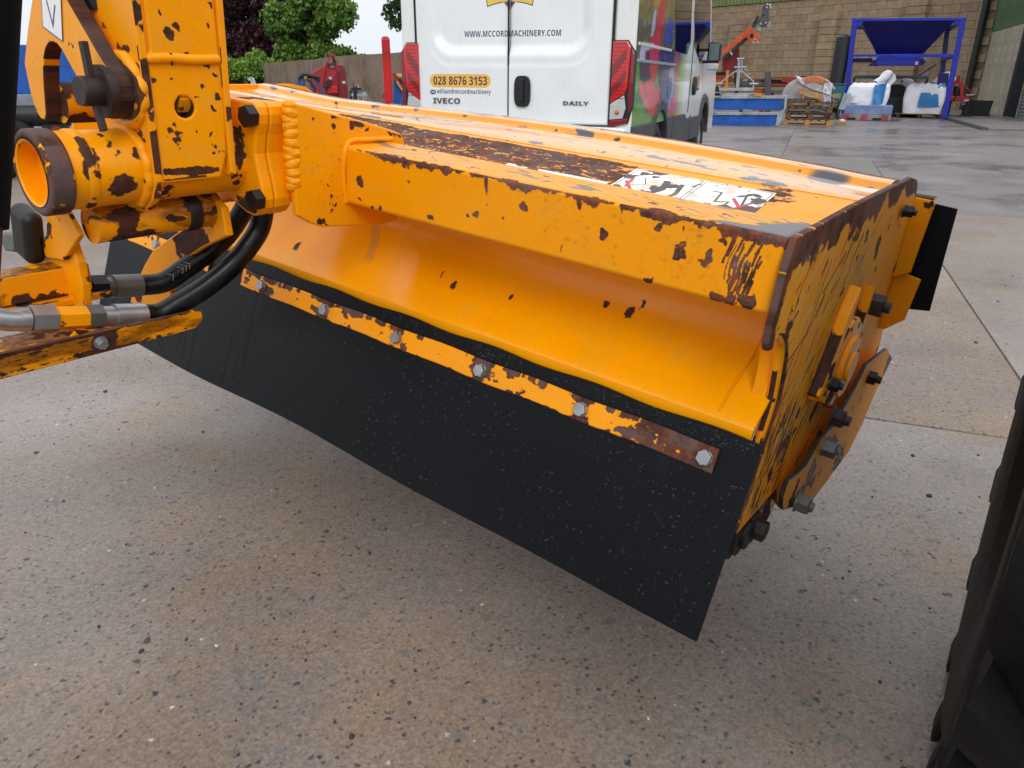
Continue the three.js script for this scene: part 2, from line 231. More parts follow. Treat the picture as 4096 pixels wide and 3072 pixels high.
{
  const yaw = 38 * RAD; // the wall runs away to the left; local +x points along it to the right, local +z faces the yard
  const shed = thing('farm_shed', 'long brown blockwork shed with green corrugated cladding above its wall', 'shed', [18.2, 0, -31.2], 0);
  shed.rotation.y = -(90 - 38) * RAD; // local x = (0.616, 0, 0.788)
  const shade = ['#ffffff', '#fbf8f4', '#f6f2ec', '#fffcf6', '#efe9e2', '#faf5ee'].map((h) => new THREE.MeshPhysicalMaterial({ map: blockSkin.map, bumpMap: blockSkin.rb, bumpScale: 0.006, roughness: 0.9, color: h }));
  const mortar = col('#8f7d67', 0.95);
  part(shed, 'wall_core', box(-14, 2.27, -0.16, 28, 4.54, 0.2), mortar);
  const bw = 0.66, bh = 0.3, geos = [0, 1, 2].map((k) => box(0, 0, 0, bw - 0.012, bh - 0.011, 0.08, 0.004)); geos.forEach((g) => { const u = g.attributes.uv; const a = rr(0, 2), b = rr(0, 2); for (let i = 0; i < u.count; i++) u.setXY(i, u.getX(i) + a, u.getY(i) + b); });
  const rest = []; let made = 0; const list = [];
  for (let j = 0; j < 15; j++) for (let i = 0; i < 42; i++) list.push([-(i + 0.5 + (j & 1 ? 0.5 : 0)) * bw, (j + 0.5) * bh, -0.04 + rr(-0.004, 0.004)]);
  const wallX = (x) => x < -0.2 && x > -17;
  list.sort((a, b) => (wallX(b[0]) ? 1 : 0) - (wallX(a[0]) ? 1 : 0) || b[0] - a[0]);
  const gStuff = shade.map(() => []);
  const seen = (p) => p[0] > -16 && p[1] > 0.5;
  for (const p of list) {
    const k = Math.floor(rnd() * 6), g = geos[Math.floor(rnd() * 3)];
    if (made < 300 && seen(p)) { const m = part(shed, 'concrete_block', g, shade[k]); m.position.set(...p); made++; } else gStuff[k].push(g.clone().translate(...p));
  }
  gStuff.forEach((a, k) => { if (a.length) { const m = part(shed, 'block_courses', a, shade[k]); m.userData.kind = 'stuff'; } });
  // pillars: stacks of the same blocks standing proud of the wall
  for (const [px, top] of [[-11.5, 3.84], [-6.65, 3.84], [-2.87, 3.9]]) {
    const P = sub(shed, 'pillar'); for (let y = 0; y < top; y += bh) part(P, 'concrete_block', box(px + rr(-0.008, 0.008), y + bh / 2, 0.15, 0.78, bh - 0.018, 0.42, 0.008), shade[2 + Math.floor(rnd() * 3)]);
  }
  const cl = part(shed, 'cladding', corrugated(28, 3.1, 0.22, 0.03).translate(-14, 4.52, 0.05), greenClad);
  part(shed, 'roof', box(-14, 7.66, -5, 29, 0.1, 11), col('#6b6f6a', 0.7));
  part(shed, 'down_pipe', cyl([-0.35, 0, 0.12], [-0.35, 5.6, 0.12], 0.13, 14), col('#26282a', 0.5));
  part(shed, 'rear_wall', box(-14, 3.8, -10, 28, 7.6, 0.2), mortar);
  // the cream store on the right, square to the yard's bays
  const st = thing('cream_store', 'cream store wall with dark green cladding and a grey roller door', 'store', [16.1, 0, -25.6], -20.9 * RAD);
  const cream = new THREE.MeshPhysicalMaterial({ map: blockSkin.map, bumpMap: blockSkin.rb, bumpScale: 0.003, roughness: 0.85, color: '#fffdf6' });
  part(st, 'wall', box(0.12, 1.42, -3.1, 0.24, 2.84, 6.3), new THREE.MeshPhysicalMaterial({ color: '#b7ad98', roughness: 0.85, map: mott.map }));
  part(st, 'cladding', corrugated(6.4, 3.4, 0.2, 0.025).rotateY(-Math.PI / 2).translate(0.0, 2.86, -3.1), darkGreen);
  part(st, 'door_post', box(-0.02, 2.9, 0.24, 0.3, 5.8, 0.34, 0.01), col('#191b26', 0.45));
  const door = part(st, 'roller_door', box(0.2, 2.2, 2.5, 0.04, 4.4, 4.2), col('#8f989b', 0.5, { metalness: 0.3 }));
  for (let k = 0; k < 44; k++) part(door, 'slat', new THREE.CylinderGeometry(0.05, 0.05, 4.2, 8, 1).rotateX(Math.PI / 2).scale(0.5, 1, 1).translate(0.17, 0.05 + k * 0.1, 2.5), galv);
  part(st, 'cladding_above_door', corrugated(4.4, 1.8, 0.2, 0.025).rotateY(-Math.PI / 2).translate(0.0, 4.4, 2.6), darkGreen);
  part(st, 'roof', box(4, 6.2, -1, 9, 0.1, 12), col('#6b6f6a', 0.7));
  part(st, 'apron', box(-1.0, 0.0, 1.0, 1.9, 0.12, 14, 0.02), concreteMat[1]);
  part(st, 'kerb', box(-2.02, 0.0, 1.0, 0.12, 0.16, 14, 0.02), col('#55585c', 0.8));
}
// ---------------------------------------------------------------- rendered wall and trees on the left
{
  const render = skin(3, 3, 180, 0, 0, (x, y, o) => { const n = fbm(x * 2.2, y * 2.2, 5) - 0.5, m = fbm(x * 30, y * 30, 3) - 0.5, s = ss(0.55, 0.7, fbm(x * 2.6, y * 2.2 + 40, 4)) * 0.5; o.r = 128 + 40 * n + 26 * m - 30 * s; o.g = 110 + 38 * n + 26 * m - 28 * s; o.b = 93 + 34 * n + 24 * m - 24 * s; o.h = 0.5 + m; o.q = 0.9; });
  const rm = skinMat(render, 0.008);
  const wallThing = thing('rendered_wall', 'weathered brown rendered boundary wall in front of the trees', 'wall', [0, 0, 0]);
  const run = (ax, az, bx, bz, h) => { const d = new V3(bx - ax, 0, bz - az), L = d.length(); const g = grid(60, 6, (s, t) => [s * L, t * h + (t === 1 ? 0.05 * (fbm(s * L * 0.8 + ax, 3, 3) - 0.5) : 0), 0], 0.22); boxUV(g, (P) => [P.x, P.y]); g.rotateY(Math.atan2(-d.z, d.x)).translate(ax, 0, az); part(wallThing, 'wall_panel', g, rm); };
  run(-20.5, -54.5, -5.35, -24.2, 1.66); run(-5.3, -23.9, 0.2, -16.6, 1.68);
}
function tree(name, label, base, H, lobes, colA, colB, n, leaf, density = 1) {
  const t = thing(name, label, 'tree', base); const bark = col('#4a4036', 0.9), tr = [];
  tr.push(tube([[0, 0, 0], [0.15, H * 0.25, 0.1], [-0.1, H * 0.55, 0], [0.05, H * 0.8, 0.1]], 0.13, 12, 8));
  for (const [x, y, z, r] of lobes) tr.push(tube([[0, H * 0.22, 0], [x * 0.4, (H * 0.22 + y) * 0.5, z * 0.4], [x * 0.9, y, z * 0.9]], 0.07, 8, 6));
  part(t, 'trunk', tr, bark);
  const pos = new Float32Array(n * 7 * 12), cl = new Float32Array(n * 7 * 12), idx = new Uint32Array(n * 7 * 6), c = new THREE.Color(), A = new THREE.Color(colA), B = new THREE.Color(colB), q = new THREE.Quaternion(), w = new V3(); let k = 0;
  const tot = lobes.reduce((s, l) => s + l[3] ** 2, 0), CR = [[0, -0.55, 0], [0.34, 0.05, 0.06], [0, 0.55, -0.1], [-0.34, 0.05, 0.06]];
  for (const [x, y, z, r] of lobes) {
    const cnt = Math.floor(n * r * r / tot); for (let i = 0; i < cnt && k < n * 7; i++) {
      const d = new V3(rr(-1, 1), rr(-1, 1), rr(-1, 1)).normalize(), f = fbm(d.x * 1.7 + x * 3 + 20, d.y * 1.7 + d.z * 2 + y * 3 + 20, 3), R = r * (0.55 + 0.9 * f) * (rnd() ** 0.35), cx = x + d.x * R, cy = y + d.y * R * 0.8, cz = z + d.z * R, s0 = leaf * rr(0.75, 1.3), tone = clamp(rnd() * 0.6 + 0.8 * (fbm(x + d.x * 3, y + d.y * 3 + d.z, 3) - 0.3), 0, 1);
      for (let u = 0; u < 7; u++, k++) { // seven leaves to a spray, each a folded lozenge
        q.setFromEuler(new THREE.Euler(rr(-1.3, 1.3), rr(0, 6.3), rr(-0.9, 0.9))); const ox = cx + rr(-1, 1) * s0 * 0.9, oy = cy + rr(-1, 1) * s0 * 0.7, oz = cz + rr(-1, 1) * s0 * 0.9; c.copy(A).lerp(B, clamp(tone + rr(-0.2, 0.2), 0, 1));
        for (let v2 = 0; v2 < 4; v2++) { w.set(...CR[v2]).multiplyScalar(s0).applyQuaternion(q); const o = (k * 4 + v2) * 3; pos[o] = ox + w.x; pos[o + 1] = oy + w.y; pos[o + 2] = oz + w.z; cl[o] = c.r; cl[o + 1] = c.g; cl[o + 2] = c.b; }
        idx.set([k * 4, k * 4 + 1, k * 4 + 2, k * 4, k * 4 + 2, k * 4 + 3], k * 6);
      }
    }
  }
  const g = new THREE.BufferGeometry(); g.setAttribute('position', new THREE.BufferAttribute(pos.slice(0, k * 12), 3)); g.setAttribute('color', new THREE.BufferAttribute(cl.slice(0, k * 12), 3)); g.setIndex(new THREE.BufferAttribute(idx.slice(0, k * 6), 1)); g.computeVertexNormals();
  part(t, 'crown', g, new THREE.MeshPhysicalMaterial({ color: '#ffffff', vertexColors: true, roughness: 0.6, side: THREE.DoubleSide, transmission: 0.3, thickness: 0 }));
  return t;
}
{
  const L = (n, w, h0, h1, d, r0, r1) => Array.from({ length: n }, () => [rr(-w, w), rr(h0, h1), rr(-d, d), rr(r0, r1)]);
  tree('beech_tree', 'dark purple copper beech rising behind the rendered wall', [-15.2, 0, -44], 11, L(26, 3.9, 2.2, 10, 2.6, 1.0, 1.9).concat([[2.6, 5.2, 1, 1.3], [3.4, 4.2, 0.5, 1.2], [-3, 2.6, 1, 1.4], [0.5, 2.4, 1.5, 1.4], [3.2, 2.5, 1, 1.2], [3.4, 1.6, 1.5, 1.0], [1.8, 1.5, 1.5, 1.1], [0.2, 1.5, 1.5, 1.1], [-1.6, 1.6, 1.5, 1.1], [4.4, 2.4, 0.5, 0.9], [4.6, 3.6, 0.3, 0.9]]), '#31131d', '#5d2a33', 9000, 0.2);
  tree('sycamore_tree', 'bright green sycamore with large leaves beside the purple beech', [-9.3, 0, -38], 9.5, L(24, 1.3, 2.2, 9, 1.3, 0.55, 0.95).concat([[0.2, 2.0, 0.5, 0.85], [-1.1, 2.1, 0.5, 0.8], [1.1, 1.9, 0.2, 0.7], [1.9, 1.7, 0.3, 0.5], [-1.5, 3.4, 0, 0.7], [1.3, 3.9, 0, 0.7]]), '#3c6a1e', '#86a83c', 9000, 0.17);
  tree('ash_tree', 'dark leafy tree hanging over the wall left of the white van', [-4.0, 0, -33.5], 9, L(14, 1.4, 4.2, 8.5, 1.4, 0.7, 1.1).concat([[-1.0, 4.6, 0.3, 0.8], [-0.5, 3.5, 0.2, 0.75], [0.2, 2.7, 0.2, 0.7], [0.5, 2.2, 0.1, 0.5]]), '#23381c', '#48652b', 4200, 0.17);
  tree('garden_bush', 'low light green bush below the purple beech', [-11.9, 0, -36.5], 2.4, [[0, 1.5, 0, 0.6], [0.8, 1.4, 0, 0.5], [-0.8, 1.45, 0.2, 0.5], [0.2, 1.85, 0, 0.4], [1.5, 1.25, 0, 0.4], [-1.5, 1.1, 0, 0.5]], '#4f7f22', '#9cbb45', 2200, 0.14);
}
// ---------------------------------------------------------------- flail mower head
// its own axes: u along the head towards the far left end, b across it (away from the viewer), c up; all in metres from the top front corner of the near end plate
const HA = new V3(0.3671, 0.8643, -0.951), HX = new V3(0.7946, -0.0805, 0.60177), HY = new V3(0.06418, 0.99675, 0.0486), HZ = new V3(-0.60373, 0, 0.79719);
const HQ = new THREE.Quaternion().setFromRotationMatrix(new THREE.Matrix4().makeBasis(HX, HY, HZ));
const L3 = (u, b, c) => new V3(-u, c, -b);
function headFrame(name, label, category, base, group) { // a thing placed in those axes with its origin at its base
  const o = thing(name, label, category, [0, 0, 0], 0, group); o.userData.base = undefined; delete o.userData.base;
  const l = L3(...base); o.quaternion.copy(HQ); o.position.copy(l.clone().applyQuaternion(HQ).add(HA)); o.off = l.negate(); return o;
}
function hp(o, name, geo, mat, label, to) { const g = Array.isArray(geo) ? merge(geo) : ni(geo); g.translate(o.off.x, o.off.y, o.off.z); return part(to || o, name, g, mat, label); }
const exU = (poly, u0, u1, bev = 0, holes = []) => { const f = (p) => [-p[0], p[1]]; const g = ext(poly.map(f), u0, u1, bev, holes.map((h) => h.map(f))); g.applyMatrix4(new THREE.Matrix4().set(0, 0, -1, 0, 0, 1, 0, 0, 1, 0, 0, 0, 0, 0, 0, 1)); return boxUV(g); };
const exB = (poly, b0, b1, bev = 0, holes = []) => { const f = (p) => [-p[0], p[1]]; return boxUV(ext(poly.map(f), -b1, -b0, bev, holes.map((h) => h.map(f)))); };
const cylB = (u, c, b0, b1, r, seg = 32, r2 = r) => cyl(L3(u, b0, c), L3(u, b1, c), r, seg, r2);
const cylU = (b, c, u0, u1, r, seg = 28, r2 = r) => cyl(L3(u0, b, c), L3(u1, b, c), r, seg, r2);
const boxH = (u0, u1, b0, b1, c0, c1, r = 0) => box(-(u0 + u1) / 2, (c0 + c1) / 2, -(b0 + b1) / 2, u1 - u0, c1 - c0, b1 - b0, r);
function hexBolt(pos, dir, af, h, fl = 0, fh = 0, spin = 0, stud = 0) { // hexagon head with a chamfered top, on a flange or washer
  const R = af / Math.sqrt(3), gs = [], hex = Array.from({ length: 6 }, (_, i) => [R * Math.cos(i * Math.PI / 3 + spin), R * Math.sin(i * Math.PI / 3 + spin)]);
  let y = 0; if (fl) { gs.push(new THREE.CylinderGeometry(fl * 0.5 * 0.96, fl * 0.5, fh, 28).translate(0, fh / 2, 0)); y = fh; }
  const e = new THREE.ExtrudeGeometry(shapeOf(hex), { depth: h - h * 0.12, bevelEnabled: true, bevelSize: h * 0.12, bevelThickness: h * 0.12, bevelOffset: -h * 0.12, bevelSegments: 2 }); e.rotateX(-Math.PI / 2).translate(0, y, 0); gs.push(e);
  if (stud) gs.push(new THREE.CylinderGeometry(af * 0.3, af * 0.3, stud, 16).translate(0, y + h + stud / 2, 0));
  const g = merge(gs); g.applyQuaternion(new THREE.Quaternion().setFromUnitVectors(UP, v(dir).clone().normalize())).translate(...v(pos).toArray()); return boxUV(g);
}
// --- surfaces of the machine
const tileLight = skin(0.7, 0.7, 750, 0, 0, (x, y, o) => { paint(o, x, y); rust(o, x, y, chips(x, y, 24, 0.775)); });
const tileWorn = skin(0.7, 0.7, 750, 0, 0, (x, y, o) => { paint(o, x, y, 0.06); rust(o, x, y, chips(x * 0.9, y, 17, 0.665), 0.05); });
const tileHeavy = skin(0.6, 0.6, 750, 0, 0, (x, y, o) => { paint(o, x, y, 0.1); rust(o, x, y, chips(x, y, 20, 0.54), 0.1); });
const tileRust = skin(0.5, 0.5, 750, 0, 0, (x, y, o) => { paint(o, x, y); rust(o, x, y, chips(x, y, 45, 0.3) + 0.08, 0.6, 1.2); });
const rubberSkin = skin(1.2, 1.2, 560, 0, 0, (x, y, o) => { const n = fbm(x * 4, y * 4, 4) - 0.5, m = vn(x * 300, y * 300) - 0.5, s = ss(0.62, 0.72, fbm(x * 60, y * 5, 3)) * ss(0.5, 0.65, fbm(x * 3 + 4, y * 3, 3)); const d = 12 * s + 4 * n; o.r = 2 + d + 3 * m; o.g = 6 + d + 3 * m; o.b = 11 + d * 0.9 + 3 * m; o.q = 0.48 + 0.3 * n + 0.2 * s; o.h = 0.5 + 0.2 * m + 0.3 * n; });
const mPaint = skinMat(tileLight), mWorn = skinMat(tileWorn), mHeavy = skinMat(tileHeavy), mRust = skinMat(tileRust), mRubber = skinMat(rubberSkin, 0.0006, { specularIntensity: 0.45 });
const mZinc = new THREE.MeshPhysicalMaterial({ color: '#c9ccd0', metalness: 0.75, roughness: 0.36, map: mott.map, bumpMap: mott.rb, bumpScale: 0.0003 });
const mOldZinc = new THREE.MeshPhysicalMaterial({ color: '#83837e', metalness: 0.6, roughness: 0.45, map: mott.map });
const mBrownNut = new THREE.MeshPhysicalMaterial({ color: '#43332f', metalness: 0.3, roughness: 0.55, map: mott.map, bumpMap: mott.rb, bumpScale: 0.0008 });
const mBlackNut = new THREE.MeshPhysicalMaterial({ color: '#211f1e', metalness: 0.3, roughness: 0.42, map: mott.map });
const mGrease = new THREE.MeshPhysicalMaterial({ color: '#1d1714', roughness: 0.5, map: mott.map, bumpMap: mott.rb, bumpScale: 0.001 });

const head = headFrame('flail_mower_head', 'yellow orange flail mower head with rusted edges and a hanging black rubber flap', 'mower', [0.9, 0.35, -0.72]);
const noCorner = (P) => [-P.x, P.y];
{
  // near end plate
  const ps = scratches(150, () => { const x = rr(0, 0.95), y = rr(-0.5, -0.02), a = rr(0.5, 1.15), l = rr(0.015, 0.07); return scr(x, y, x + l * Math.cos(a), y + l * Math.sin(a), rr(0.001, 0.003)); });
  const lowS = scratches(160, () => { const x = rr(0.02, 0.24), y = rr(-0.5, -0.33), a = rr(0.9, 1.5), l = rr(0.012, 0.05); return scr(x, y, x + l * Math.cos(a), y + l * Math.sin(a), rr(0.001, 0.0032)); });
  const longS = scratches(7, (i) => [scr(0.21, -0.07, 0.115, -0.3, 0.002), scr(0.33, -0.045, 0.28, -0.15, 0.0016), scr(0.18, -0.08, 0.17, -0.13, 0.001), scr(0.29, -0.07, 0.21, -0.12, 0.0022), scr(0.11, -0.02, 0.07, -0.12, 0.002), scr(0.16, -0.18, 0.07, -0.22, 0.0018), scr(0.13, -0.2, 0.09, -0.3, 0.002)][i]);
  const pale = scratches(220, () => { const x = rr(-0.01, 0.5), y = rr(-0.5, -0.05), a = rr(0.5, 1.4), l = rr(0.02, 0.1); return scr(x, y, x + l * Math.cos(a), y + l * Math.sin(a), rr(0.001, 0.004)); });
  const plateSkin = skin(1.02, 0.8, 950, -0.05, -0.75, (x, y, o) => {
    const tan = ss(0.42, 0.6, fbm(x * 5 + 2, y * 5, 3)) * 0.75 * ss(0.75, 0.4, x) + (y < -0.33 && x < 0.24 ? 0.25 : 0); paint(o, x, y, clamp(tan, 0, 0.95)); o.q = Math.max(o.q, 0.55);
    const w = fbm(x * 20, y * 20, 4);
    let a = 0.022 + 0.03 * ss(0.5, 0.0, x) + 0.012 * ss(0.6, 0.75, x) + y + (w - 0.5) * 0.075; // band along the top edge
    a = Math.max(a * 9, -0.3);
    const fr = x - 0.0; a = Math.max(a, (0.012 - fr + (w - 0.5) * 0.04) * 8 * (y > -0.17 ? 1 : 0) - (y > -0.17 ? 0 : 1));
    a = Math.max(a, 0.11 - Math.hypot((x - 0.055) * 1.2, (y + 0.115) * 1.5) * 1.9 + (fbm(x * 34, y * 20, 4) - 0.5) * 0.75 - 0.02);
    a = Math.max(a, (w - 0.73) * 1.3, (1 - ps(x, y) + (w - 0.5) * 1.0) * 0.25 * (x < 0.55 ? 1 : 0) - (x < 0.55 ? 0 : 1), (1 - longS(x, y) + (w - 0.5)) * 0.3, (1 - lowS(x, y) + (w - 0.5) * 1.4) * 0.3);
    a = Math.max(a, (0.05 - Math.hypot(x - 0.17, (y + 0.46) * 0.7)) * 6 + (w - 0.5) * 1.6 - 0.12);
    const pal = ss(1.1, 0.4, pale(x, y) + (w - 0.5) * 1.2) * 0.7; o.r = lerp(o.r, 218, pal); o.g = lerp(o.g, 182, pal); o.b = lerp(o.b, 122, pal); o.q = lerp(o.q, 0.7, pal);
    rust(o, x, y, a, 0.7, 1.35);
  }, CLAMP);
  const outer = [[0, 0], [-0.014, -0.04], [-0.02, -0.12], [-0.019, -0.143], [-0.01, -0.156], [0.004, -0.158], [0.013, -0.149], [0.022, -0.14], [0.045, -0.146], [0.075, -0.167], [0.095, -0.195], [0.108, -0.23], [0.118, -0.275], [0.104, -0.32], [0.046, -0.49], [0.05, -0.498], [0.244, -0.502], [0.27, -0.54], [0.345, -0.597], [0.6, -0.66], [0.8, -0.59], [0.93, -0.41], [0.909, -0.362], [0.86, -0.2], [0.81, -0.04], [0.79, -0.012], [0.764, 0.002], [0.7, 0.012], [0.5, 0.011], [0.255, 0.008]];
  // two openings beside the bearing, through which the ground shows
  const holes = [[[0.352, -0.195], [0.4, -0.2], [0.42, -0.235], [0.385, -0.262], [0.36, -0.232]], [[0.36, -0.395], [0.392, -0.372], [0.4, -0.395], [0.372, -0.412]]];
  hp(head, 'end_plate', boxUV(exU(outer, 0, 0.011, 0.0025, holes), (P, N) => [-P.z, P.y]), [skinMat(plateSkin), mRust], 'scratched and rust-edged end plate');
  // rolled bar that edges the opening below the hook
  hp(head, 'edge_bar', boxUV(capTube([[0.02, -0.146], [0.045, -0.149], [0.072, -0.168], [0.09, -0.195], [0.1, -0.23], [0.108, -0.275], [0.1, -0.315], [0.085, -0.36]].map(([b, c]) => L3(0.012, b, c)), 0.0085, 36, 12)), mWorn);
  hp(head, 'end_flange', boxUV(grid(24, 2, (s, t) => { const c = lerp(-0.16, -0.34, s), b = lerp(0.085, 0.078, s) + 0.02 * Math.sin(s * 3.1); return L3(0.02 + t * 0.022, b + 0.006, c).toArray(); }, 0.004)), mPaint);
  // front beam
  const drip = [[0.52, 0.052, 0.006], [0.05, 0.02, 0.003], [0.16, 0.036, 0.004], [0.335, 0.025, 0.007], [0.61, 0.018, 0.005], [0.7, 0.02, 0.006], [0.26, 0.018, 0.006]];
  const chipSp = spots([[0.44, -0.04, 0.008], [0.2, -0.03, 0.009], [0.155, -0.06, 0.013], [0.115, -0.055, 0.009], [0.16, -0.045, 0.006], [0.28, -0.055, 0.007], [0.1, -0.025, 0.007], [0.83, -0.062, 0.009], [0.83, -0.1, 0.007], [0.8, -0.104, 0.006], [0.77, -0.1, 0.006], [0.36, -0.09, 0.004], [0.55, -0.08, 0.004], [0.64, -0.095, 0.004], [0.47, -0.07, 0.003], [0.07, -0.103, 0.012], [0.09, -0.106, 0.01], [0.048, -0.102, 0.014], [0.2, -0.106, 0.008]]);
  const brs = scratches(46, () => { const x = rr(0.035, 0.085), y = rr(-0.075, -0.008), l = rr(0.012, 0.04), a = rr(-1.25, -0.95); return scr(x, y, x - l * Math.cos(a) * -1 * 0.55, y + l * Math.sin(a), rr(0.0008, 0.0024)); });
  const tops = scratches(60, () => { const x = 0.8 * rnd() ** 1.6, y = rr(0.01, 0.12), l = rr(0.01, 0.06), a = rr(-0.7, 0.9); return scr(x, y, x + l * Math.cos(a), y + l * Math.sin(a), rr(0.0006, 0.0015)); });
  const beamSkin = skin(0.89, 0.25, 1150, 0, -0.12, (x, y, o) => {
    paint(o, x, y, y > 0.004 ? 0.18 : 0.03);
    const w = fbm(x * 26, y * 26 + 5, 4), w2 = fbm(x * 9 + 50, 2, 3), w3 = vn(x * 90, y * 40);
    const band = (0.004 + 0.011 * w2) * ss(0.86, 0.7, x) + 0.004 * ss(0.25, 0.1, x);
    let a = (band - Math.abs(y + 0.005) + (w - 0.5) * 0.022 + (w3 - 0.5) * 0.005) * 14 - 0.02;
    for (const [dx, len, wd] of drip) { const t = clamp(-y / len, 0, 1); a = Math.max(a, (wd * (1 - t * 0.75) - Math.abs(x - dx - 0.12 * y) + (w - 0.5) * 0.008) * 30 * (y < 0 && y > -len ? 1 : 0) - (y < 0 && y > -len ? 0 : 1)); }
    a = Math.max(a, chipSp(x, y) * 0.3 + (w - 0.5) * 0.55, (1 - brs(x, y) + (w - 0.5) * 1.5) * 0.3, (w - 0.79) * 1.1);
    rust(o, x, y, a, 0.5, 1.4);
    if (y > 0.004) { // bare scuffed steel on the upper side, most of it at the near end
      const sc = ss(0.15, 0.0, x + (w - 0.5) * 0.12 - 0.04 * (0.06 - y) / 0.06); let g = ss(0.5, 0.62, sc * 0.75 + fbm(x * 12, y * 60, 3) * 0.35); g = Math.max(g, ss(0.3, -0.3, tops(x, y) - 1 + (0.5 - w)), ss(0.71, 0.78, fbm(x * 14, y * 40 + 9, 4)) * 0.8);
      o.r = lerp(o.r, 112, g); o.g = lerp(o.g, 106, g); o.b = lerp(o.b, 108, g); o.q = lerp(o.q, 0.38, g); o.h = lerp(o.h, 0.35, g);
    }
  }, CLAMP);
  const bz = (P, N) => (N.y > 0.72 * N.length() ? [-P.x, -P.z] : [-P.x, Math.min(P.y, 0) * (N.z > 0.2 * N.length() || true ? 1 : 1)]);
  hp(head, 'front_beam', boxUV(boxH(0.0115, 0.872, 0.0, 0.122, -0.112, -0.001, 0.009), bz), skinMat(beamSkin), 'box beam with a rust-flaked upper edge');
  hp(head, 'weld_bead', boxUV(capTube([[0.0, -0.108], [-0.004, -0.06], [0, -0.012], [0.012, 0.004], [0.06, 0.006], [0.12, 0.004]].map(([b, c], i) => L3(0.868 + 0.0015 * Math.sin(i * 2.3), b, c)), 0.0055, 40, 10)), mPaint);
  // sloping front sheet with a broad rust band
  const shS = skin(1.95, 0.34, 900, 0, 0, (x, y, o) => {
    paint(o, x, y, 0.05); const w = fbm(x * 12, y * 26, 5), f = fbm(x * 150, y * 420, 3), f2 = fbm(x * 46, y * 130, 4);
    const band = Math.min(ss(0.40, 0.50, x + (w - 0.5) * 0.16 + 0.28 * (0.3 - y)), ss(1.42, 1.3, x), ss(0.04, 0.1, y), ss(0.316, 0.306, y + (w - 0.5) * 0.03));
    const patch = ss(0.075, 0.02, Math.hypot((x - 0.165) * 1.1, (y - 0.275) * 1.0) + (w - 0.5) * 0.12);
    const edge = ss(0.302, 0.314, y + (w - 0.5) * 0.04) * ss(0.33, 0.322, y) * 0;
    const k = Math.max(band, patch); let a = (k - 0.42) * 0.5 + (0.47 - f) * 1.0 * (1 - ss(0.2, 0.3, y) * 0.55) + (0.46 - f2) * 0.9; if (k < 0.12) a = Math.max((w - 0.78), edge - 1);
    rust(o, x, y, a, 0.35, 1.3);
  }, CLAMP);
  hp(head, 'sloped_sheet', boxUV(grid(60, 8, (s, t) => { const y = t * 0.325, b = 0.105 + y * 0.9738, c = -0.079 + y * 0.227 - (t > 0.9 ? (t - 0.9) * 0.02 : 0); return L3(0.0115 + 1.93 * (1 - s), b, c).toArray(); }, 0.004), (P) => [-P.x, (-P.z - 0.105) / 0.9738]), skinMat(shS, 0.0007), 'sloping sheet with a broad band of flaking rust');
  // top sheet, groove, raised back rib and the back
  const topS = skin(1.95, 0.3, 800, 0, 0.4, (x, y, o) => {
    paint(o, x, y, 0.12); const w = fbm(x * 9, y * 30, 4), g0 = fbm(x * 22 + 7, y * 75, 4); let g = ss(0.69, 0.74, g0 * 0.8 + w * 0.3);
    // remains of a big printed decal, slanted bars
    const q = x + (y - 0.55) * 0.35; if (x > 1.0 && x < 1.3 && y > 0.495 && y < 0.558) g = Math.max(g, ss(0.42, 0.55, 0.5 + 0.5 * Math.sin(q * 150)) * ss(0.35, 0.5, fbm(x * 30, y * 80, 3)));
    if (y > 0.575) g = Math.max(g, ss(0.68, 0.75, fbm(x * 9 + 30, y * 50, 4)));
    g = Math.max(g, ss(0.045, 0.03, Math.hypot((x - 0.12) * 0.8, y - 0.55) + (w - 0.5) * 0.05));
    o.r = lerp(o.r, 82, g); o.g = lerp(o.g, 74, g); o.b = lerp(o.b, 84, g); o.q = lerp(0.2 + 0.12 * w, 0.4, g); o.h = lerp(o.h, 0.5, g);
    const tag = ss(0.02, 0.012, Math.abs(y - 0.535 + (w - 0.5) * 0.05)) * ss(0.02, 0.03, x) * ss(0.1, 0.085, x + (w - 0.5) * 0.05); o.r = lerp(o.r, 216, tag); o.g = lerp(o.g, 208, tag); o.b = lerp(o.b, 198, tag);
    rust(o, x, y, (fbm(x * 30, y * 60 + 3, 4) - 0.79) * 1.2 + ss(0.006, 0, Math.abs(y - 0.567)) * (fbm(x * 18, 3, 3) - 0.6) * 0.8, 0.4);
  }, CLAMP);
  const crown = (u) => 0.012 * (1 - ((u - 0.62) / 0.62) ** 2) * ss(0, 0.15, u) * ss(1.95, 1.3, u) - 0.004;
  const prof = [[0.421, -0.006], [0.433, -0.0025], [0.45, -0.001], [0.5, 0.001], [0.562, 0.003], [0.567, 0.005], [0.5715, 0.0145], [0.577, 0.0165], [0.6, 0.018], [0.625, 0.018], [0.65, 0.012], [0.7, -0.012], [0.78, -0.07], [0.83, -0.14], [0.86, -0.22], [0.88, -0.34]];
  const K = prof.length - 1;
  hp(head, 'top_sheet', boxUV(grid(48, K, (s, t) => { const i = Math.round(t * K), u = 0.0115 + 1.93 * (1 - s), k = ss(0.43, 0.5, prof[i][0]) * ss(0.85, 0.7, prof[i][0]); return L3(u, prof[i][0], prof[i][1] + k * crown(u)).toArray(); }, 0.004), (P) => [-P.x, -P.z]), skinMat(topS, 0.0004, { clearcoat: 1, clearcoatRoughness: 0.07 }), 'wet flat top sheet with scuffed decals');
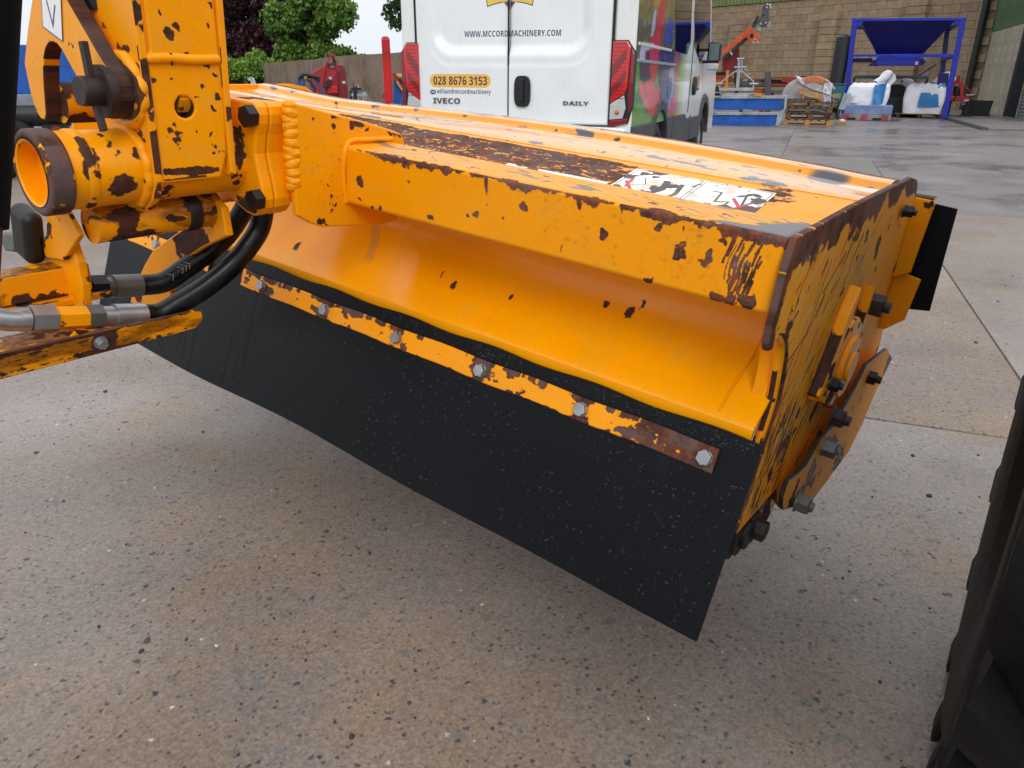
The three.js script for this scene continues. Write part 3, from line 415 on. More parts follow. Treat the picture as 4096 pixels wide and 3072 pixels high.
  // shell above the flap
  const inS = skin(1.95, 0.3, 700, 0, -0.36, (x, y, o) => {
    paint(o, x, y, 0.0); const w = fbm(x * 14, y * 14, 4); o.q = 0.26 + 0.2 * (w - 0.5); o.g += 4; const tan = ss(0.014, 0.009, Math.abs(x - 0.93 - 0.5 * (y + 0.27)) + (w - 0.5) * 0.01) * ss(-0.29, -0.275, -0.02 + y + 0.0) * ss(-0.17, -0.2, y); o.r = lerp(o.r, 196, tan * 0.6); o.g = lerp(o.g, 140, tan * 0.6); o.b = lerp(o.b, 80, tan * 0.6);
    rust(o, x, y, Math.max((w - 0.83) * 1.2, spots([[0.30, -0.225, 0.011], [0.285, -0.205, 0.004], [0.35, -0.215, 0.003], [0.68, -0.26, 0.006], [0.55, -0.25, 0.005], [0.73, -0.25, 0.005], [0.05, -0.22, 0.006], [0.024, -0.345, 0.02]])(x, y) * 0.3 + (w - 0.5) * 0.3), 0.1);
  }, CLAMP);
  const sp = [[0.115, -0.1], [0.158, -0.125], [0.175, -0.16], [0.172, -0.195], [0.15, -0.232], [0.115, -0.263], [0.078, -0.288], [0.053, -0.303], [0.048, -0.3075], [0.0465, -0.318], [0.046, -0.335], [0.044, -0.365]];
  hp(head, 'housing_shell', boxUV(grid(50, sp.length - 1, (s, t) => { const i = Math.round(t * (sp.length - 1)); return L3(0.0115 + 1.93 * s, sp[i][0], sp[i][1]).toArray(); }, 0.005), (P) => [-P.x, P.y]), skinMat(inS, 0.0004, { clearcoat: 0.12, clearcoatRoughness: 0.15 }), 'smooth orange housing shell above the flap');
  hp(head, 'seam_weld', boxUV(tube([[0.165, -0.135], [0.174, -0.17], [0.168, -0.205], [0.142, -0.24], [0.1, -0.273], [0.06, -0.3]].map(([b, c], i) => L3(0.062 + 0.012 * (i / 5) + 0.002 * Math.sin(i * 2), b - 0.001, c)), 0.0024, 30, 8)), mPaint);
  // far end plate, bottom roller
  hp(head, 'far_end_plate', exU(outer, 1.942, 1.953, 0.002), mWorn);
  hp(head, 'ground_roller', cylU(0.36, -0.6, 0.03, 1.93, 0.055, 24), mHeavy);
  hp(head, 'rotor', cylU(0.45, -0.36, 0.03, 1.93, 0.09, 20), mGrease);
  // rubber flap, hung from the lip
  const FD = new V2(-0.105, -0.309).normalize();
  const wob = (u, t) => 0.004 * Math.sin(u * 9 + t * 2) * t + 0.006 * (fbm(u * 3 + 2, t * 2, 2) - 0.5) * t;
  hp(head, 'rubber_flap', boxUV(grid(90, 14, (s, t) => { const u = -0.0115 + 1.9 * s, wave = 0.0022 * Math.cos((u - 0.063) * 2 * Math.PI / 0.2227) - 0.0008, d = lerp(-0.001 - wave, 0.3265 + 0.003 * Math.sin(u * 5), t); return L3(u, 0.039 + FD.x * d - 0.006 - wob(u, t), -0.3175 + FD.y * d).toArray(); }, 0.0075), (P) => [-P.x * 0.9, P.y * 1.05]), mRubber, 'black wet rubber flap');
  // clamping strips and bolts
  const strapSkin = skin(1.9, 0.05, 1070, 0, -0.395, (x, y, o) => {
    paint(o, x, y, 0.05); const w = fbm(x * 34, y * 60, 4), w2 = fbm(x * 7 + 3, 2, 2); let k = 0.35; for (const bx of [0.063, 0.291, 0.514, 0.735, 0.956, 1.179]) k = Math.max(k, 1 - Math.abs(x - bx) / 0.055);
    const e = ss(0.012, 0.0, Math.min(y + 0.385, -0.343 - y)); let a = k * 0.42 + e * 0.12 - 0.32 + (w - 0.5) * 0.75 + 0.3 * ss(0.24, 0.14, x) + 0.05; rust(o, x, y, a, 0.3, 1.25); if (a > 0.06 && w > 0.6) { o.r = lerp(o.r, 92, 0.5); o.g = lerp(o.g, 88, 0.5); o.b = lerp(o.b, 88, 0.5); }
  }, CLAMP);
  const onF = (u, d, off) => { const n = new V2(0.309, -0.105).normalize(); return L3(u, 0.039 + FD.x * d - n.x * off - 0.006, -0.3175 + FD.y * d - n.y * off); }; // a point d down the flap, off its face
  for (const [u0, u1, c] of [[0.047, 1.262, 0], [1.40, 1.86, 1]]) {
    const P = (u, d, off) => onF(u, d, off), pts = [[0.027, 0.001], [0.027, 0.0065], [0.068, 0.0065], [0.068, 0.001]];
    const g = grid(60, 6, (s, t) => { const u = lerp(u0, u1, s), wv = 0.0012 * Math.sin(u * 28); const k = t * 6; const e = [[0.0275, 0.0], [0.0265, 0.004], [0.0285, 0.0065], [0.0475, 0.0068], [0.066, 0.0065], [0.068, 0.004], [0.067, 0.0]][Math.round(k)]; return P(u, e[0] + wv, e[1]).toArray(); }, 0.002);
    const strap = hp(head, 'clamp_strip', boxUV(g, (Q) => [-Q.x, Q.y]), skinMat(strapSkin), c ? 'far clamp strip with fresh paint' : 'flat clamp strip flaking to rust between the bolts');
    hp(head, 'strip_end', boxUV(merge([0, 1].map((k) => { const u = k ? u1 : u0; const a = P(u, 0.0278, 0.003), b = P(u, 0.0668, 0.003); return bar(a, b, 0.0012, 0.006); }))), mRust);
  }
  for (const [i, u] of [0.063, 0.291, 0.514, 0.735, 0.956, 1.179, 1.637, 1.82].entries()) {
    const n = L3(0, -0.309, 0.105).sub(L3(0, 0, 0)).normalize(); n.set(0, 0.32, 0.947); hp(head, 'bolt', hexBolt(onF(u, 0.0475, 0.0068), n, 0.0215, 0.0085, 0.0255, 0.0028, [0.4, 0.9, 0.2, 0.55, 0.1, 0.7, 0.3, 0.6][i]), mZinc);
  }
  // rear flap, guard and folded bracket past the end plate
  hp(head, 'rear_flap', boxUV(exB([[-0.077, -0.056], [0.0, -0.05], [1.9, -0.05], [1.9, -0.29], [-0.04, -0.29], [-0.087, -0.283]], 0.86, 0.868, 0.001)), mRubber);
  hp(head, 'rear_guard', boxUV(exB([[-0.034, -0.041], [0.05, -0.037], [0.05, -0.26], [-0.004, -0.215], [-0.031, -0.199], [-0.037, -0.05]], 0.82, 0.832, 0.003)), [mWorn, mWorn]);
  hp(head, 'guard_lip', boxUV(boxH(-0.034, 0.01, 0.822, 0.86, -0.042, -0.037, 0.002)), mHeavy);
  hp(head, 'folded_bracket', boxUV(exB([[-0.024, -0.208], [-0.054, -0.214], [-0.046, -0.31], [-0.011, -0.343], [0.01, -0.343], [0.01, -0.2]], 0.838, 0.846, 0.0015)), mPaint);
  // skid plate on the outer face and what is bolted to it
  const skS = skin(0.9, 0.45, 900, 0.15, -0.72, (x, y, o) => { paint(o, x, y, 0.05); const w = fbm(x * 20, y * 20, 4), d = (x - 0.19) * 0.52 + (y + 0.5) * 1.2; /* oily lower part */ let a = Math.max((0.062 - Math.hypot((x - 0.29) * 0.7, y + 0.53)) * 7 + (w - 0.5) * 1.3, (0.045 - Math.hypot((x - 0.62) * 0.8, y + 0.585)) * 7 + (w - 0.5) * 1.2, (0.03 - Math.hypot(x - 0.95, y + 0.46)) * 7 + (w - 0.5), (w - 0.74)); rust(o, x, y, a, 0.05); o.q = Math.max(o.q, 0.5); if (a > 0.05) { o.r *= 0.55; o.g *= 0.5; o.b *= 0.5; o.q = 0.4; } }, CLAMP);
  const skid = [[0.18, -0.44], [0.172, -0.47], [0.19, -0.5], [0.203, -0.512], [0.387, -0.592], [0.454, -0.618], [0.735, -0.62], [0.821, -0.573], [0.86, -0.515], [0.972, -0.45], [0.838, -0.385], [0.62, -0.36], [0.56, -0.4], [0.45, -0.44], [0.36, -0.43], [0.29, -0.46], [0.235, -0.452]];
  hp(head, 'skid_plate', boxUV(exU(skid, -0.03, -0.022, 0.0015), (P) => [-P.z, P.y]), [skinMat(skS), mGrease], 'skid plate with an oily dark lower part');
  const tr = (pts, r, u = -0.012) => boxUV(capTube(pts.map(([b, c]) => L3(u, b, c)), r, 24, 10));
  hp(head, 'stiffening_rib', exU([[0.385, -0.143], [0.394, -0.16], [0.372, -0.2], [0.326, -0.292], [0.292, -0.333], [0.28, -0.318], [0.305, -0.285], [0.35, -0.19]], -0.022, 0.0, 0.004), mWorn);
  hp(head, 'stiffening_rib', exU([[0.52, -0.17], [0.53, -0.2], [0.526, -0.26], [0.46, -0.37], [0.435, -0.4], [0.428, -0.385], [0.49, -0.3], [0.51, -0.23]], -0.02, 0.0, 0.004), mWorn);
  hp(head, 'bearing_cover', exU([[0.43, -0.215], [0.47, -0.22], [0.53, -0.255], [0.545, -0.3], [0.49, -0.37], [0.44, -0.4], [0.36, -0.36], [0.335, -0.3], [0.36, -0.25]], -0.02, 0.0, 0.006), mWorn);
  hp(head, 'bearing_hub', [cylU(0.445, -0.31, -0.028, -0.018, 0.06, 36), cylU(0.445, -0.31, -0.034, -0.026, 0.03, 28)], mPaint);
  const side = [1, 0, 0], nut = (u, b, c, af, h, m, stud = 0.006) => hp(head, 'nut', hexBolt(L3(u, b, c), side, af, h, af * 1.25, 0.003, rnd(), stud), m);
  nut(-0.012, 0.56, -0.215, 0.038, 0.024, mBrownNut, 0.012); nut(-0.026, 0.69, -0.41, 0.028, 0.018, mBlackNut, 0.01); nut(-0.02, 0.355, -0.318, 0.022, 0.014, mBlackNut); nut(-0.02, 0.49, -0.44, 0.022, 0.02, mBlackNut);
  nut(-0.03, 0.404, -0.4, 0.032, 0.02, mBrownNut, 0.01); nut(-0.03, 0.4, -0.462, 0.034, 0.024, mOldZinc, 0.004); nut(-0.03, 0.295, -0.54, 0.032, 0.022, mOldZinc, 0.006); nut(-0.004, 0.68, -0.05, 0.022, 0.016, mBlackNut);
  // roller bracket under the plate
  hp(head, 'roller_bracket', exU([[0.235, -0.5], [0.165, -0.5], [0.05, -0.49], [0.04, -0.52], [0.06, -0.56], [0.1, -0.585], [0.15, -0.575], [0.19, -0.55], [0.27, -0.555], [0.28, -0.53]], 0.014, 0.03, 0.003), mGrease);
  hp(head, 'roller_bolt', [hexBolt(L3(0.012, 0.165, -0.545), side, 0.034, 0.02, 0.052, 0.012, 0.3, 0), cylU(0.165, -0.545, 0.0, 0.02, 0.03, 24)], mBrownNut);
  hp(head, 'roller_boss', [cylU(0.1, -0.53, 0.002, 0.03, 0.034, 26), cylU(0.12, -0.535, -0.004, 0.02, 0.026, 26)], mGrease);
  // mounting bracket the arm is bolted to
  const gus = [[-0.118, 0.078], [-0.05, 0.062], [0.05, 0.04], [0.135, 0.018], [0.15, 0.012], [0.16, 0.0], [0.163, -0.012], [0.15, -0.06], [0.14, -0.165], [0.1, -0.168], [-0.06, -0.15], [-0.085, -0.14], [-0.118, -0.12]];
  const gusSkin = skin(0.32, 0.28, 1100, -0.14, -0.18, (x, y, o) => { paint(o, x, y, 0.02); const w = fbm(x * 30, y * 30, 4); const top = 0.05 - 0.25 * (x + 0.02); rust(o, x, y, Math.max((0.004 - Math.abs(y - top) + (w - 0.62) * 0.02) * 14 * (x > -0.03 ? 1 : 0) - (x > -0.03 ? 0 : 1), (w - 0.8), spots([[0.02, 0.035, 0.008], [0.06, 0.026, 0.009]])(x, y) * 0.2 + (w - 0.55) * 0.5), 0.2); }, CLAMP);
  hp(head, 'gusset_plate', boxUV(exU(gus, 0.868, 0.882, 0.003), (P) => [-P.z, P.y]), [skinMat(gusSkin), mPaint], 'gusset plate welded to the beam');
  hp(head, 'gusset_plate', exU(gus, 1.13, 1.144, 0.003), mPaint);
  const flange = [[0.95, 0.075], [0.93, 0.0755], [0.907, 0.075], [0.896, 0.068], [0.893, 0.055], [0.895, 0.04], [0.903, 0.02], [0.91, -0.012], [0.904, -0.042], [0.897, -0.068], [0.893, -0.09], [0.897, -0.106], [0.908, -0.118], [0.925, -0.125], [0.95, -0.123], [0.995, -0.105]];
  const flangeAll = flange.concat(flange.slice(0, -1).reverse().map(([u, c]) => [1.99 - u, c]));
  hp(head, 'mount_flange', exB(flangeAll, -0.1445, -0.108, 0.004), mWorn);
  const beadPts = []; for (let i = 0; i <= 40; i++) beadPts.push(L3(0.879 + 0.002 * Math.sin(i * 1.3), -0.114 + 0.002 * Math.sin(i * 1.7), lerp(0.072, -0.07, i / 40))); 
  hp(head, 'weld_bead', boxUV(merge([tube(beadPts, 0.0125, 120, 12), ...beadPts.map((p, i) => new THREE.SphereGeometry(0.0128 + 0.0006 * Math.sin(i * 3.1), 14, 10).scale(1, 0.7, 1).translate(p.x, p.y, p.z))])), mPaint);
  // warning labels on the sloping sheet
  const label = (name, u0, u1, y0, y1, draw, lab) => {
    const w = u1 - u0, h = y1 - y0, cv = document.createElement('canvas'); cv.width = 512; cv.height = Math.round(512 * h / w); const x = cv.getContext('2d'); x.fillStyle = '#efeee9'; x.fillRect(0, 0, cv.width, cv.height); draw(x, cv.width, cv.height);
    const im = x.getImageData(0, 0, cv.width, cv.height), a = im.data; for (let j = 0; j < cv.height; j++) for (let i = 0; i < cv.width; i++) { const X = u0 + i / cv.width * w, Y = y0 + j / cv.height * h, n = fbm(X * 30, Y * 34 + 4, 4), s = ss(0.58, 0.66, fbm(X * 60 + 5, Y * 60, 3)), k = (j * cv.width + i) * 4; const r = ss(0.61, 0.625, n), y = 0.4 * s; for (const [q, c, d] of [[0, 70, 190], [1, 42, 140], [2, 34, 80]]) a[k + q] = lerp(lerp(a[k + q], d, y), c * (0.7 + 0.6 * vn(X * 300, Y * 300)), r); } x.putImageData(im, 0, 0);
    const t = new THREE.CanvasTexture(cv); t.colorSpace = THREE.SRGBColorSpace; const c = (y) => -0.079 + y * 0.227, bb = (y) => 0.105 + y * 0.9738;
    const g = grid(8, 2, (s, q) => L3(lerp(u1, u0, s), bb(lerp(y0, y1, q)), c(lerp(y0, y1, q)) + 0.0012).toArray(), 0.0004);
    hp(head, name, boxUV(g, (P) => [(-P.x - u0) / w, ((-P.z - 0.105) / 0.9738 - y0) / h]), new THREE.MeshPhysicalMaterial({ map: t, roughness: 0.35 }), lab);
  };
  // drawn as they are read from behind the head: canvas x runs along u, canvas top is the edge nearest the top sheet
  label('warning_label', 0.455, 0.70, 0.10, 0.2, (x, W, H) => { x.fillStyle = '#77756f'; x.font = 'bold 22px sans-serif'; x.save(); x.translate(W, H); x.rotate(Math.PI); ['\u00b7 DO NOT OPERATE', 'DEFLECTORS OR FLAPS', 'COVERS'].forEach((t, i) => x.fillText(t, 20, H - 20 - i * 46)); x.restore(); }, 'torn white label with small grey print');
  label('warning_label', 0.16, 0.445, 0.1, 0.29, (x, W, H) => {
    const ln = (p, c, w) => { x.strokeStyle = c; x.lineWidth = w; x.beginPath(); p.forEach((q, i) => (i ? x.lineTo(q[0] * W, q[1] * H) : x.moveTo(q[0] * W, q[1] * H))); x.stroke(); };
    x.strokeStyle = '#26302e'; x.lineWidth = 3; x.strokeRect(8, 8, W * 0.45, H - 16); x.strokeRect(W * 0.49, 8, W * 0.49, H - 16);
    ln([[0.86, 0.2], [0.8, 0.35], [0.9, 0.45]], '#26302e', 4); ln([[0.93, 0.25], [0.9, 0.5]], '#c4202c', 12); ln([[0.95, 0.35], [0.84, 0.55]], '#c4202c', 12);
    ln([[0.7, 0.18], [0.66, 0.4], [0.72, 0.6], [0.64, 0.8]], '#2c3634', 22); ln([[0.58, 0.2], [0.55, 0.45], [0.6, 0.7]], '#2c3634', 16); ln([[0.8, 0.62], [0.74, 0.7]], '#2c3634', 10); ln([[0.78, 0.5], [0.72, 0.55]], '#2c3634', 10);
    ln([[0.36, 0.22], [0.3, 0.22], [0.28, 0.45], [0.2, 0.4], [0.22, 0.7]], '#2c3634', 7); ln([[0.14, 0.2], [0.1, 0.5], [0.14, 0.8]], '#2c3634', 8); ln([[0.2, 0.3], [0.05, 0.6]], '#c4202c', 12); ln([[0.06, 0.3], [0.16, 0.62]], '#c4202c', 12); ln([[0.33, 0.55], [0.3, 0.85]], '#c4202c', 8); ln([[0.3, 0.6], [0.24, 0.85]], '#c4202c', 7);
    x.beginPath(); x.arc(W * 0.4, H * 0.6, 26, 0, 7); x.strokeStyle = '#26302e'; x.lineWidth = 2; x.stroke();
  }, 'white pictogram label with rust spots, a red cross and falling figures');
  // rain drops standing on rubber and paint
  const dropG = new THREE.SphereGeometry(1, 10, 6), drops = (name, n, f, s0, s1) => {
    const m = new THREE.InstancedMesh(dropG, new THREE.MeshPhysicalMaterial({ color: '#ffffff', roughness: 0.03, transmission: 1, thickness: 0.002, ior: 1.33 }), n), M4 = new THREE.Matrix4(); 
    for (let i = 0; i < n; i++) { const [p, nn] = f(i), s = lerp(s0, s1, rnd() ** 2.4); M4.compose(p.add(head.off), new THREE.Quaternion().setFromUnitVectors(UP, nn), new V3(s, s * 0.55, s * rr(0.9, 1.25))); m.setMatrixAt(i, M4); }
    m.name = name; m.userData.kind = 'stuff'; head.add(m);
  };
  const fn = new V3(0, 0.32, 0.947);
  drops('water_drops', 1500, () => { let u, d; do { u = rr(-0.008, 1.3) * (rnd() < 0.75 ? 0.62 : 1); d = rnd() < 0.3 ? rr(0.003, 0.025) : rr(0.07, 0.32); } while (vn(u * 8, d * 9) < 0.3 * rnd()); return [onF(u, d, -0.0002).add(new V3(0, 0, wob(u, d / 0.3265))), fn]; }, 0.0009, 0.0036);
  drops('water_drops', 170, () => [L3(rr(0.03, 0.42), -0.0003, rr(-0.1, -0.014)), new V3(0, 0, 1)], 0.0008, 0.0026);
  drops('water_drops', 60, () => [L3(0.8676, rr(-0.1, 0.05), rr(-0.11, 0.03)), new V3(1, 0, 0)], 0.0009, 0.0028);
}
// ---------------------------------------------------------------- the arm end that carries the head
const tileGrimeShade = skin(0.6, 0.6, 750, 0, 0, (x, y, o) => { paint(o, x, y, 0.08); const f = fbm(x * 30, y * 30, 4), g = ss(0.5, 0.56, fbm(x * 9, y * 9 + 3, 5) * 0.6 + f * 0.4) * (0.35 + 0.5 * vn(x * 160, y * 160)); o.r = lerp(o.r, 74, g); o.g = lerp(o.g, 42, g); o.b = lerp(o.b, 14, g); o.q = lerp(o.q, 0.55, g); rust(o, x, y, chips(x, y, 22, 0.62), 0); });  // brown grime that also paints in the shade of the lower arm
const mGrimeShade = skinMat(tileGrimeShade);
{
  const arm = headFrame('mower_arm_knuckle', 'worn orange arm knuckle with pivot tube, pierced upright and rusty pin left of the mower', 'mower arm', [1.0, -0.3, -0.45]);
  const dots = spots([[-0.225, 0.115, 0.004], [-0.25, 0.1, 0.004], [-0.23, 0.06, 0.0055], [-0.222, 0.08, 0.005], [-0.215, 0.055, 0.005], [-0.3, 0.11, 0.003], [-0.262, 0.085, 0.004], [-0.33, 0.11, 0.004], [-0.3, 0.175, 0.008], [-0.285, 0.185, 0.006], [-0.31, 0.2, 0.004], [-0.24, 0.02, 0.004], [-0.265, 0.025, 0.003], [-0.24, -0.005, 0.004], [-0.3, 0.03, 0.003], [-0.23, 0.19, 0.004], [-0.225, 0.22, 0.005], [-0.27, 0.145, 0.006]]);
  const colSkin = skin(0.26, 0.56, 1100, -0.37, -0.1, (x, y, o) => { // right face of the upright: x = b, y = c
    paint(o, x, y, 0.03); const w = fbm(x * 30, y * 30, 4), w2 = fbm(3, y * 14, 3), w3 = fbm(9, y * 30, 4);
    let a = (0.003 + 0.013 * w2 - (x + 0.345) + (w - 0.5) * 0.02) * 20 - 0.15; // chipped along the near corner
    a = Math.max(a, (ss(0.5, 0.7, w3) * 0.014 - 0.004 - (-0.212 - x) + (w - 0.5) * 0.02) * 14 - 0.1, (w - 0.75) * 1.2, dots(x, y) * 0.3 + (w - 0.5) * 0.4);
    a = Math.max(a, only((0.0055 - Math.abs(y + 0.034 + 0.04 * (x + 0.28)) + (w - 0.5) * 0.008) * 30, ss(-0.345, -0.33, x) * ss(-0.225, -0.235, x)), only((0.003 - Math.abs(y + 0.047) + (w - 0.5) * 0.006) * 30, ss(-0.25, -0.26, x)));
    rust(o, x, y, a, 0.0);
  }, CLAMP);
  const mCol = skinMat(colSkin), cf = (P) => [-P.z, P.y];
  const up = 0.45;
  hp(arm, 'upright', boxUV(exU([[-0.338, -0.05], [-0.338, 0.134], [-0.338, up], [-0.214, up], [-0.208, 0.134], [-0.214, -0.01], [-0.23, -0.05]], 0.9252, 1.066, 0.004, [circle(-0.283, 0.067, 0.0165, 24)]), cf), [mCol, mPaint], 'box upright with a round hole');
  hp(arm, 'hole_shade_cup', boxUV(merge([new THREE.CylinderGeometry(0.0158, 0.0158, 0.06, 24, 1, true).rotateZ(Math.PI / 2).translate(-0.9565, 0.067, 0.283), new THREE.CircleGeometry(0.0158, 24).rotateY(Math.PI / 2).translate(-0.986, 0.067, 0.283)])), mGrease);  // added dark cup, its colour standing in for the shade inside the hole
  hp(arm, 'upper_plate', boxUV(exU([[-0.336, 0.14], [-0.332, 0.152], [-0.332, up], [-0.218, up], [-0.216, 0.152], [-0.212, 0.14]], 0.921, 0.927, 0.003), cf), [mCol, mWorn]);
  hp(arm, 'weld_bead', boxUV(capTube([[-0.332, 0.139], [-0.3, 0.1405], [-0.26, 0.139], [-0.22, 0.1405]].map(([b, c]) => L3(0.925, b, c)), 0.0085, 30, 12)), mPaint);
  // cheek plates either side of the upright
  const cheek = [[0.918, up], [0.921, 0.2], [0.92, 0.06], [0.921, -0.045], [0.935, -0.075], [0.965, -0.1], [1.0, -0.108], [1.05, -0.09], [1.075, -0.04], [1.08, up]];
  hp(arm, 'cheek_plate', exB(cheek, -0.351, -0.337, 0.003), [mWorn, mHeavy], 'near cheek plate with chipped edge');
  hp(arm, 'cheek_plate', exB(cheek.map(([u, c]) => [u, Math.max(c, -0.05)]).map(([u, c], i) => (c > 0.1 && u < 0.95 ? [u - 0.003, c] : [u, c])), -0.213, -0.201, 0.003), [mWorn, mHeavy], 'far cheek plate with chipped edge');
  // pivot tube with its worn near ring
  const tubeSkin = skin(0.5, 0.42, 900, -0.52, -0.21, (x, y, o) => { paint(o, x, y, 0.02); const w = fbm(x * 26, y * 26, 4); rust(o, x, y, Math.max((0.022 - Math.hypot((x + 0.395) * 1.0, (y + 0.02) * 0.9) + (w - 0.5) * 0.035) * 14, only((0.01 - Math.abs(x + 0.438) + (w - 0.5) * 0.03) * 12, ss(0.06, 0.02, Math.abs(y - 0.02))), (w - 0.72) * 1.2, x > -0.21 ? (fbm(x * 40, y * 22 + 7, 4) - 0.6) * 1.4 : -1), 0.05); }, CLAMP);
  const around = (u0, c0) => (P) => [-P.z, 0.065 * Math.atan2(P.y - c0, -(P.x + u0) * -1)];
  hp(arm, 'pivot_tube', boxUV(cylB(0.995, -0.03, -0.475, -0.15, 0.0595, 56), around(0.995, -0.03)), skinMat(tubeSkin));
  const ringPts = [[0.05, 0], [0.0635, 0], [0.0645, 0.004], [0.0645, 0.03], [0.06, 0.034], [0.05, 0.034]].map(([r, y]) => new V2(r, y));
  hp(arm, 'tube_ring', boxUV(new THREE.LatheGeometry(ringPts.concat([ringPts[0]]), 48).rotateX(Math.PI / 2).translate(-0.995, -0.03, 0.468)), mRust, 'bare brown ring on the near end of the tube');
  hp(arm, 'tube_liner', boxUV(new THREE.LatheGeometry([new V2(0.05, 0), new V2(0.044, 0.002), new V2(0.043, 0.12), new V2(0.02, 0.125), new V2(0.0, 0.125)], 40).rotateX(-Math.PI / 2).translate(-0.995, -0.03, 0.503)), mPaint);
  hp(arm, 'wear_collar', boxUV(new THREE.LatheGeometry([new V2(0.0597, 0), new V2(0.0622, 0.003), new V2(0.0622, 0.012), new V2(0.0597, 0.016)], 48).rotateX(Math.PI / 2).translate(-0.995, -0.03, 0.43)), mHeavy);
  const weldR = (u, c, b, R, r) => { const p = []; for (let i = 0; i <= 40; i++) { const t = i / 40 * 2 * Math.PI; p.push(L3(u + (R + 0.0015 * Math.sin(i * 2.1)) * Math.cos(t), b, c + (R + 0.0015 * Math.sin(i * 1.7)) * Math.sin(t))); } return boxUV(tube(p, r, 90, 8)); };
  hp(arm, 'weld_bead', weldR(0.995, -0.03, -0.354, 0.061, 0.0085), mPaint);
  const flange = [[0.95, 0.075], [0.93, 0.0755], [0.907, 0.075], [0.896, 0.068], [0.893, 0.055], [0.895, 0.04], [0.903, 0.02], [0.91, -0.012], [0.904, -0.042], [0.897, -0.068], [0.893, -0.09], [0.897, -0.106], [0.908, -0.118], [0.925, -0.125], [0.95, -0.123], [0.995, -0.105]];
  hp(arm, 'front_flange', exB(flange.concat(flange.slice(0, -1).reverse().map(([u, c]) => [1.99 - u, c])), -0.17, -0.146, 0.004), [mWorn, mPaint], 'waisted flange plate');
  for (const [u, c] of [[0.908, 0.052], [0.906, -0.091]]) hp(arm, 'flange_bolt', hexBolt(L3(u, -0.17, c), [0, 0, 1], 0.034, 0.018, 0, 0, 0.3), mBlackNut, 'black hexagon bolt head');
  // link plates, pin and boss
  const link = [[1.162, 0.206], [1.2, 0.16], [1.236, 0.108], [1.234, 0.06], [1.226, 0.032], [1.212, 0.02], [1.197, 0.019], [1.187, 0.03], [1.183, 0.045], [1.174, 0.08], [1.166, 0.103], [1.156, 0.122], [1.144, 0.136], [1.13, 0.145], [1.114, 0.148], [1.1, 0.146], [1.087, 0.138], [1.065, 0.115], [1.03, 0.08], [1.004, 0.062], [0.985, 0.05], [0.962, 0.048], [0.94, 0.058], [0.928, 0.078], [0.928, 0.1], [0.938, 0.118], [0.955, 0.13], [0.972, 0.145], [0.998, 0.171], [1.038, 0.21], [1.064, 0.25], [1.1, 0.32], [1.13, 0.32]];
  const linkSkin = skin(0.36, 0.34, 1000, 0.9, 0.0, (x, y, o) => { paint(o, x, y, 0.12); const w = fbm(x * 40, y * 40, 4); rust(o, x, y, Math.max((w - 0.8) * 1.2, only((0.014 - Math.abs(x - 1.232 + 0.1 * (y - 0.06)) + (w - 0.5) * 0.03) * 12, ss(0.09, 0.02, y))), 0.1); }, CLAMP);
  const edgeRust = skin(0.4, 0.4, 900, 0, 0, (x, y, o) => { paint(o, x, y, 0.1); rust(o, x, y, 0.16 + (0.47 - fbm(x * 16, y * 26, 4)) * 1.0, 0.55); });
  hp(arm, 'link_plate', boxUV(exB(link, -0.388, -0.362, 0.002), (P) => [-P.x, P.y]), [skinMat(linkSkin), skinMat(edgeRust)], 'near link plate with a long slot and worn brown edge');
  hp(arm, 'link_plate', boxUV(exB(link, -0.29, -0.264, 0.002)), [mWorn, mWorn], 'far link plate');
  hp(arm, 'cross_tube', [cylB(1.19, 0.048, -0.363, -0.15, 0.034, 36)], mHeavy);
  hp(arm, 'pin_boss', [cylB(0.957, 0.088, -0.3625, -0.35, 0.041, 36)], mRust);
  hp(arm, 'weld_bead', weldR(0.975, 0.088, -0.352, 0.05, 0.01), mPaint);
  hp(arm, 'pin', [cylB(0.95, 0.09, -0.43, -0.36, 0.0215, 32), cylB(0.95, 0.09, -0.434, -0.43, 0.02, 32, 0.0215)], mBrownNut, 'rusty pivot pin');
  hp(arm, 'pin_washer', [cylB(0.952, 0.089, -0.404, -0.394, 0.038, 40), cylB(0.952, 0.089, -0.394, -0.388, 0.034, 40)], mBrownNut);
  hp(arm, 'locking_rod', [bar(L3(0.953, -0.415, 0.158), L3(0.947, -0.415, 0.1), 0.013, 0.009, 0.001), bar(L3(0.947, -0.415, 0.08), L3(0.932, -0.415, 0.035), 0.011, 0.009, 0.001)], mBrownNut, 'flat locking bar through the pin');
  // sticker with a hand-drawn mark
  {
    const cv = document.createElement('canvas'); cv.width = 256; cv.height = 460; const x = cv.getContext('2d'); x.fillStyle = '#e9e9ea'; x.fillRect(0, 0, 256, 460); x.fillStyle = '#d8702a'; x.fillRect(0, 0, 256, 130); x.fillStyle = '#f2d9c4'; x.font = 'bold 52px sans-serif'; x.fillText('WARNING', 8, 92, 240); x.fillStyle = '#d9a98a'; x.font = '24px sans-serif'; for (let i = 0; i < 3; i++) x.fillText('PINCH POINT', 30, 160 + i * 24, 170); x.strokeStyle = '#2a2a50'; x.lineWidth = 8; x.strokeRect(3, 3, 250, 454); x.beginPath(); x.moveTo(0, 205); x.lineTo(256, 205); x.moveTo(205, 132); x.lineTo(205, 205); x.moveTo(0, 132); x.lineTo(256, 132); x.lineWidth = 5; x.stroke(); x.strokeStyle = '#2c2c66'; x.lineWidth = 17; x.beginPath(); x.moveTo(70, 270); x.lineTo(140, 400); x.lineTo(176, 262); x.stroke();
    const t = new THREE.CanvasTexture(cv); t.colorSpace = THREE.SRGBColorSpace; const u0 = 1.132, u1 = 1.064;
